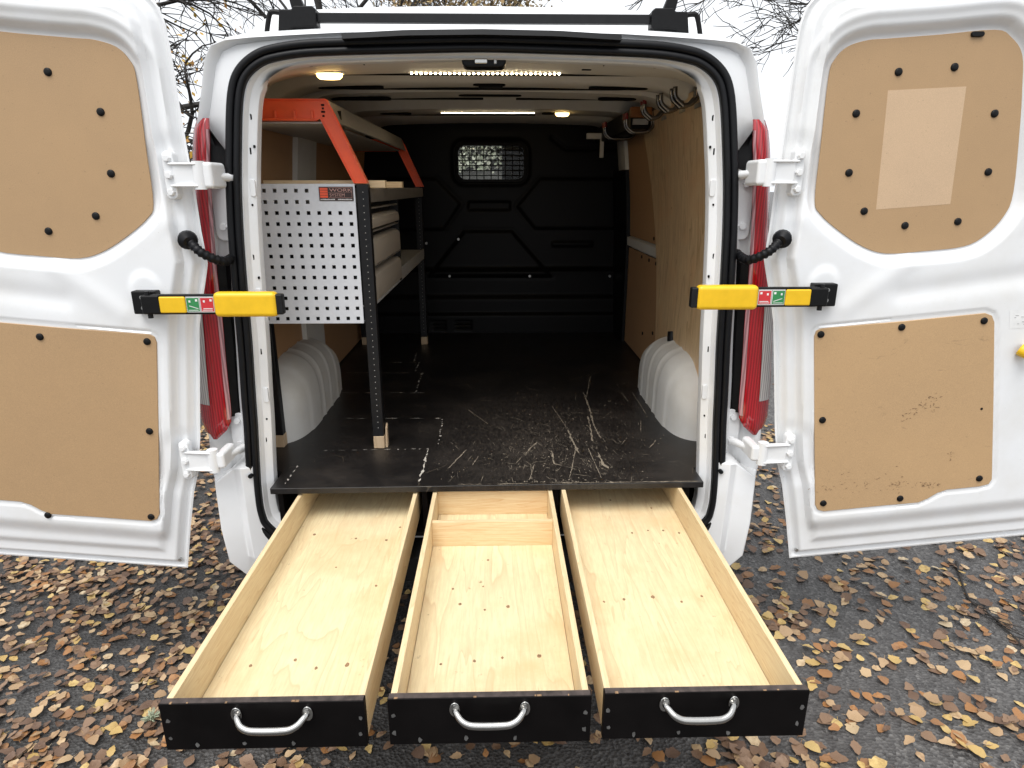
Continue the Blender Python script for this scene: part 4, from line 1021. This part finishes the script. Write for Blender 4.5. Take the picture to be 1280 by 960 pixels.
# ------------------------------------------------------------------ hooks and the case on the right wall
def hook(y, zt, zb, reach, label, red):
    t = thing('wall_hook', label, 'hook', (.79, y, zb), 'steel hooks along the right wall')
    wx = wallx(zb) - .045
    for dy in (0, .045):
        yy = y + dy
        P = spline([(wx, yy, zt), (wx, yy, zt - (zt - zb) * .6), (wx - .004, yy, zb + .022), (wx - .026, yy, zb), (wx - reach * .6, yy, zb - .004), (wx - reach + .028, yy, zb), (wx - reach + .004, yy, zb + .022), (wx - reach, yy, zb + .055)], 5)
        MB().tube(P, .0080, 10).build('hook_rod', M['hook_steel'], t, smooth='full')
        if red: MB().tube([(wx - reach, yy, zb + .05), (wx - reach - .001, yy, zb + .076)], [.0088, .0080], 10).build('hook_cap', M['hook_red'], t, smooth=True)
    MB().box((wx + .004, y - .02, zt - .07), (wx + .016, y + .065, zt - .01)).build('hook_plate', M['galv'], t, bevel=.003)
hook(1.62, 1.945, 1.845, .155, 'farthest red-tipped steel hook on the right wall, holding the dark case', True)
hook(1.22, 1.950, 1.845, .125, 'red-tipped steel hook on the right wall in front of the dark case', True)
hook(1.02, 1.945, 1.885, .085, 'small red-tipped steel hook on the plywood, third from the bulkhead', True)
hook(.74, 1.945, 1.885, .085, 'bare steel hook on the plywood, second from the rear opening', False)
hook(.54, 1.940, 1.880, .085, 'bare steel hook on the plywood nearest the rear opening', False)
case = thing('tool_case', 'long dark tool case with worn orange end lying across the far hooks', 'case', (.69, 1.5, 1.858))
MB().box((.645, 1.26, 1.858), (.735, 2.30, 1.945)).build('case_body', M['plastic'], case, bevel=.006)
MB().box((.640, 1.235, 1.905), (.738, 1.27, 1.950)).build('case_end', M['caseorange'], case, bevel=.006)
MB().box((.655, 1.25, 1.875), (.725, 1.258, 1.900)).build('case_label', M['shelf'], case)
# pale bracket by the bulkhead
rl = thing('wall_bracket', 'pale steel bracket sticking out beside the dark case near the bulkhead', 'bracket', (.72, 2.2, 1.8))
MB().box((.56, 2.10, 1.872), (.80, 2.13, 1.905)).build('bracket_arm', M['paint_in'], rl, bevel=.004)
MB().box((.64, 2.10, 1.77), (.662, 2.12, 1.872)).build('bracket_leg', M['paint_in'], rl, bevel=.003)

# ------------------------------------------------------------------ roof bar
bar = thing('roof_bar', 'black steel roof bar with load stops across the rear of the roof', 'roof bar', (0, .25, 2.05))
MB().box((-.484, .238, 2.062), (.490, .262, 2.087)).build('bar', M['steel_black'], bar, bevel=.003)
for s in (-1, 1):
    o = .004
    out = [(.487, 2.048), (.556, 2.044), (.580, 2.030), (.606, 2.034), (.628, 2.012), (.645, 2.014), (.650, 2.030), (.632, 2.088), (.624, 2.092), (.560, 2.092), (.552, 2.100), (.497, 2.100), (.487, 2.094)]
    # foot outline with a real opening: outer body and a bent strap
    MB().prism([(s * x + o, z) for x, z in [(.487, 2.048), (.556, 2.044), (.586, 2.030), (.600, 2.034), (.592, 2.092), (.556, 2.092), (.550, 2.101), (.497, 2.101), (.487, 2.094)]], 'y', .225, .275).build('foot', M['plastic'], bar, bevel=.004)
    MB().tube([(s*x + o, .25, z) for x, z in [(p.x, p.y) for p in spline([(.592, 2.088), (.618, 2.090), (.628, 2.080), (.640, 2.035), (.640, 2.016), (.628, 2.014), (.612, 2.030), (.596, 2.034)], 4)]], .0075, 8).build('foot_strap', M['plastic'], bar, smooth=True)
    MB().hexa([(s*.522+o, .235, 2.100), (s*.558+o, .235, 2.096), (s*.558+o, .262, 2.096), (s*.522+o, .262, 2.100), (s*.545+o, .237, 2.16), (s*.572+o, .237, 2.16), (s*.572+o, .258, 2.16), (s*.545+o, .258, 2.16)]).build('load_stop', M['plastic'], bar, bevel=.003)
    MB().box((min(s*.552, s*.570)+o, .238, 2.16), (max(s*.552, s*.570)+o, .257, 2.33)).build('load_stop_upright', M['plastic'], bar, bevel=.003)

# ------------------------------------------------------------------ trees
def tree(name, label, base, hgt, seed, trunk_r, spread=1.0, droop=0, depth=5, leaves=None, lean=(0, 0), nbr=(4, 3, 3, 3), first=.25, group=None, lsize=.07, rmin=.0035):
    rs = random.Random(seed); tr = MB(); cr = MB(); lf = MB(); lcol = []
    tips = []
    def grow(p, d, L, r, lev, mb):
        n = 5 if lev < 2 else 3; pts = [p.copy()]; q = p.copy(); dd = d.copy(); rad = [r]
        r1 = r * (.55 if lev else .45)
        for i in range(n):
            dd = (dd + Vector((rs.uniform(-1, 1), rs.uniform(-1, 1), rs.uniform(-.7, .7))) * (.10 + .06 * lev) + Vector((0, 0, -droop * (.03 + .05 * lev) if lev else .04))).normalized()
            q = q + dd * (L / n); pts.append(q.copy()); rad.append(r + (r1 - r) * (i + 1) / n)
        (tr if lev == 0 else cr).tube(pts, rad, 9 if lev == 0 else (6 if lev < 2 else (4 if lev < 3 else 3)), cap=False)
        if lev >= depth: tips.append((pts[-1], dd)); return
        k = nbr[min(lev, len(nbr) - 1)]
        for i in range(k):
            f = first + (1 - first) * (i + rs.uniform(.2, .9)) / k if lev == 0 else rs.uniform(.15, 1)
            idx = min(n - 1, int(f * n)); fr_ = f * n - idx; pp = pts[idx].lerp(pts[idx+1], min(1, fr_))
            az = rs.uniform(0, 2 * math.pi); side = Vector((math.cos(az), math.sin(az), 0)) if lev == 0 else Vector((rs.uniform(-1, 1), rs.uniform(-1, 1), rs.uniform(-.6, .6)))
            nd = (dd * rs.uniform(.5, .9) + side * spread * rs.uniform(.5, 1.0)).normalized()
            rr_ = (rad[idx] * rs.uniform(.42, .62))
            grow(pp, nd, L * rs.uniform(.45, .72), max(rmin, rr_), lev + 1, cr)
        grow(pts[-1], dd, L * .6, max(rmin, r1 * .95), lev + 1, cr)
    grow(Vector(base), Vector((lean[0], lean[1], 1)).normalized(), hgt * .5, trunk_r, 0, tr)
    t = thing(name, label, 'tree', base, group)
    tr.build('trunk', M['bark'], t, smooth='full', fixn=False); cr.build('crown', M['bark'], t, smooth='full', fixn=False)
    if leaves:
        cols, per, sprd = leaves
        for p, d in tips:
            for k in range(per if per >= 1 else (1 if rs.random() < per else 0)):
                c = p + Vector((rs.gauss(0, sprd), rs.gauss(0, sprd), rs.gauss(0, sprd))); a = Vector((rs.uniform(-1, 1), rs.uniform(-1, 1), rs.uniform(-1, 1))).normalized(); b = a.orthogonal().normalized(); b = Matrix.Rotation(rs.uniform(0, 6.28), 3, a) @ b; cc = a.cross(b)
                sz = lsize * rs.uniform(.6, 1.3)
                lf.add([c - b * sz * .5, c + cc * sz * .32, c + b * sz * .55, c - cc * sz * .32], [(0, 1, 2, 3)]); lcol.append(rs.choice(cols))
        if lf.f:
            o = lf.build('foliage', M['leaf'], t, fixn=False); ca = o.data.color_attributes.new('Col', 'BYTE_COLOR', 'CORNER')
            vals = []
            for c in lcol: vals += [*c, 1] * 4
            ca.data.foreach_set('color', vals)
    return t
YEL = [(.55, .33, .04), (.60, .40, .07), (.42, .21, .04)]; BRN = [(.33, .23, .10), (.40, .28, .12), (.26, .19, .09), (.44, .34, .15)]
tree('autumn_tree', 'nearly bare tree with a few yellow leaves behind the left door', (-5.0, 5.6, 0), 7.0, 11, .16, 1.1, .5, 5, (YEL, .7, .07), nbr=(10, 5, 4, 3, 2), first=.10, lean=(.10, -.02), rmin=.007)
tree('bare_tree', 'bare thin-branched tree behind the right door', (5.9, 7.6, 0), 8.0, 5, .12, .95, .2, 5, None, nbr=(10, 5, 4, 3, 2), first=.07, lean=(-.06, 0), rmin=.0085)
tree('autumn_tree', 'thin leafless tree rising behind the left end of the roof', (-3.4, 13.5, 0), 11, 21, .12, .8, .3, 5, (YEL, .12, .08), nbr=(8, 4, 3, 2, 2), first=.3, rmin=.008)
tree('russet_tree', 'tall tree with brown autumn leaves rising over the van roof', (-.9, 30, 0), 12.5, 3, .22, .55, 0, 4, (BRN, 7, .35), nbr=(8, 4, 4, 3), first=.35, lsize=.22, rmin=.012)
# hedge ahead of the van, seen through the bulkhead window
hg = MB(); hc = []
rs = random.Random(4)
for k in range(14000):
    x = rs.uniform(-3, 3); z = 3.4 * rs.random() ** .8; y = 13.4 + rs.gauss(0, .25) + .3 * math.sin(x * 2 + z * 3)
    a = Vector((rs.uniform(-1, 1), -1 + rs.uniform(-.6, .6), rs.uniform(-.6, 1))).normalized(); b = a.orthogonal().normalized(); b = Matrix.Rotation(rs.uniform(0, 6.28), 3, a) @ b; cc = a.cross(b); sz = rs.uniform(.07, .15); c = Vector((x, y, z))
    hg.add([c - b * sz * .5, c + cc * sz * .3, c + b * sz * .5, c - cc * sz * .3], [(0,1,2,3)]); hc.append(rs.choice([(.50, .53, .42), (.58, .60, .48), (.42, .46, .33), (.62, .62, .52)]))
hedge = thing('hedge', 'pale green hedge ahead of the van seen through the bulkhead window', 'hedge', (0, 13.4, 0))
o = hg.build('foliage', M['leaf'], hedge, fixn=False); ca = o.data.color_attributes.new('Col', 'BYTE_COLOR', 'CORNER'); ca.data.foreach_set('color', [q for c in hc for q in (*c, 1) * 4])
MB().box((-2.9, 13.55, 0), (2.9, 13.85, 2.9)).build('inner_twigs', M['bark'], hedge)

# ------------------------------------------------------------------ fallen leaves
def leaf_shape(seed):
    rs = random.Random(seed); n = 7; L = []; Rr = []; mid = []
    wide = rs.uniform(.30, .46); skew = rs.uniform(-.06, .06); curl = rs.uniform(.05, .35); bend = rs.uniform(-.25, .35); tw = rs.uniform(-.2, .2)
    for i in range(n + 1):
        t = i / n; w = wide * math.sin(math.pi * t ** .72) ** .8 * (1 + rs.uniform(-.24, .16)) if 0 < t < 1 else .0
        y = t - .5; zc_ = bend * (t - .5) ** 2
        mid.append((skew * math.sin(math.pi * t), y, zc_ + .01)); L.append((-w + skew, y - .03, zc_ + curl * w * w * 3 + tw * w)); Rr.append((w + skew, y - .03, zc_ + curl * w * w * 3 - tw * w))
    vs = []; fs = []
    for a, b, c in zip(L, mid, Rr): vs += [a, b, c]
    for i in range(n):
        k = 3 * i; fs += [(k, k+1, k+4, k+3), (k+1, k+2, k+5, k+4)]
    k = len(vs); vs += [(-.012, -.5, .012), (.012, -.5, .012), (skew + .02, -.78, .05), (skew, -.78, .05)]; fs.append((k, k+1, k+2, k+3))
    return vs, fs
SH = [leaf_shape(k) for k in range(8)]
LC = {'pale tan': [(.44, .30, .17), (.50, .36, .21), (.37, .245, .135)], 'yellow': [(.52, .36, .13), (.56, .40, .16)], 'orange-brown': [(.34, .165, .06), (.29, .15, .065)], 'brown': [(.19, .115, .068), (.24, .15, .092), (.14, .085, .055)], 'cream': [(.58, .47, .31), (.54, .42, .26)]}
CN = ['pale tan'] * 5 + ['yellow'] * 2 + ['orange-brown'] * 3 + ['brown'] * 10 + ['cream'] * 1
spots = []
rs = random.Random(99)
def clump(n, xr, yr, k, sig):
    for _ in range(n):
        cx_, cy_ = rs.uniform(*xr), rs.uniform(*yr)
        for _ in range(rs.randint(1, k)): spots.append((cx_ + rs.gauss(0, sig), cy_ + rs.gauss(0, sig)))
clump(2500, (-3.2, -.45), (-.9, 2.6), 7, .075)                 # thick drift on the left
clump(300, (-1.2, .9), (-.9, .4), 5, .07)
clump(620, (.55, 3.2), (-.9, 2.6), 8, .08)                   # scattered on the right
clump(900, (.6, 3.2), (-.8, 2.2), 1, .02)
clump(500, (-7, 7), (2.2, 12), 3, .12)
clump(260, (-6, 6), (-5, -.9), 3, .12)
clump(120, (-.8, .9), (-.5, 2.4), 2, .1)
items = []
for (x, y) in spots:
    big = 1.22 if x > .5 else 1.0
    if -.9 < x < .9 and y > 1.2 and y < 4.6: continue
    nm = rs.choice(CN if x < .6 else CN + ['yellow', 'pale tan', 'orange-brown'] * 2)
    items.append((x, y, rs.randrange(8), rs.uniform(0, 6.283), big * rs.uniform(.025, .046), rs.uniform(-.26, .26), rs.uniform(-.26, .26), nm, rs.randrange(len(LC[nm])), rs.uniform(.003, .020)))
def inview(x, y):
    v = Vector((x, y, 0)) - CAM; w = v.dot(_F)
    if w < .2: return None
    px, py = 640 + FPX * v.dot(_R) / w, 480 + FPX * v.dot(_D) / w
    if not (0 < px < 1280 and py < 958): return None
    if 190 < px < 1010 and py < 930: 
        if px > 205 + (880 - py) * .645 and px < 1003 - (863 - py) * .6: return None
    if py < 690 and (px < 245 or px > 985): return None
    return w
vis = []
for i, it in enumerate(items):
    w = inview(it[0], it[1])
    if w: vis.append((it[4] / w, i))
vis.sort(reverse=True); chosen = set(i for _, i in vis[:300])
lm = {}
def leaf_mesh(sh, nm, ci):
    key = (sh, nm, ci)
    if key not in lm:
        me = bpy.data.meshes.new('leaf'); me.from_pydata(SH[sh][0], [], SH[sh][1]); me.update(); me.shade_smooth()
        ca = me.color_attributes.new('Col', 'BYTE_COLOR', 'CORNER'); ca.data.foreach_set('color', [*LC[nm][ci], 1] * len(me.loops)); me.materials.append(M['leaf']); lm[key] = me
    return lm[key]
lv = []; lfc = []; lcol = []
for i, (x, y, sh, a, sz, tx, ty, nm, ci, zz) in enumerate(items):
    if i in chosen:
        v = Vector((x, y, 0)) - CAM; w = v.dot(_F); qx, qy = 640 + FPX * v.dot(_R) / w, 480 + FPX * v.dot(_D) / w
        if x < -.55: side = ('at the picture bottom, left' if qy > 915 else 'at the left edge of the picture' if qx < 70 else 'just below the left door' if qy < 745 and qx < 250 else 'close beside the left drawer' if qx > 150 - (qy - 900) * .5 else 'low in the left drift' if qy > 830 else 'high in the left drift')
        elif x > .6: side = ('at the picture bottom, right' if qy > 915 else 'at the right edge of the picture' if qx > 1215 else 'just below the right door' if qy < 735 else 'close beside the right drawer' if qx < 1050 else 'below the fallen twig' if qy > 830 else 'between the right drawer and the twig')
        else: side = 'below the %s drawer front' % ('left' if qx < 475 else 'middle' if qx < 745 else 'right')
        nm_ = ('small ' if sz < .031 else 'large ' if sz > .044 else '') + nm
        o = mobj('fallen_leaf', leaf_mesh(sh, nm, ci), None, None, (x, y, zz), (tx, ty, a), (sz, sz, sz))
        tag(o, '%s birch leaf on the asphalt %s' % (nm_, side), 'leaf', 'fallen leaves lying on the asphalt')
    else:
        vs, fs = SH[sh]; Mx = Matrix.Translation((x, y, zz)) @ Matrix.Rotation(a, 4, 'Z') @ Matrix.Rotation(ty, 4, 'Y') @ Matrix.Rotation(tx, 4, 'X') @ Matrix.Diagonal((sz, sz, sz, 1))
        b0 = len(lv); lv += [tuple(Mx @ Vector(v)) for v in vs]; lfc += [tuple(k + b0 for k in f) for f in fs]; lcol += [*LC[nm][ci], 1] * (4 * len(fs))
me = bpy.data.meshes.new('leaf_litter'); me.from_pydata(lv, [], lfc); me.update(); me.shade_smooth()
ca = me.color_attributes.new('Col', 'BYTE_COLOR', 'CORNER'); ca.data.foreach_set('color', lcol)
tag(mobj('leaf_litter', me, M['leaf']), 'scattered tan and brown birch leaves covering the asphalt', 'leaves', kind='stuff')
# twig on the right, lichen tuft by the left drawer
m = MB(); tw = [Vector((*atZ(a, b, 0)[:2], .012)) for a, b in ((1195, 705), (1199, 722), (1206, 742), (1214, 756), (1232, 768), (1262, 795), (1290, 822))]
m.tube(spline(tw, 4), [.006] * 6 + [.0045] * 8 + [.003] * 11, 6)
for k in range(12):
    p = tw[3].lerp(tw[6], k / 12) + Vector((U(-.01, .01), 0, 0)); q = p + Vector((U(-.02, .10), -U(.10, .28), U(0, .02))); m.tube([p, p.lerp(q, .5) + Vector((U(-.02, .02), 0, .012)), q], [.0022, .0016, .0008], 4)
tag(m.build('fallen_twig', M['bark'], smooth=True), 'thin dark fallen twig on the asphalt below the right door', 'twig')
m = MB(); c = atZ(190, 897, .02); rs = random.Random(2)
for k in range(38):
    d = Vector((rs.uniform(-1, 1), rs.uniform(-1, 1), rs.uniform(-.1, 1))).normalized(); m.tube([c - Vector((0, 0, .012)), c + d * .012, c + d * rs.uniform(.018, .032) + Vector((rs.uniform(-.006, .006), 0, 0))], [.002, .0022, .0012], 5)
tag(m.build('lichen_tuft', simple('lichen', (.34, .38, .27), .9, 0, .3, 90), smooth=True), 'pale green lichen tuft lying beside the left drawer front', 'lichen')
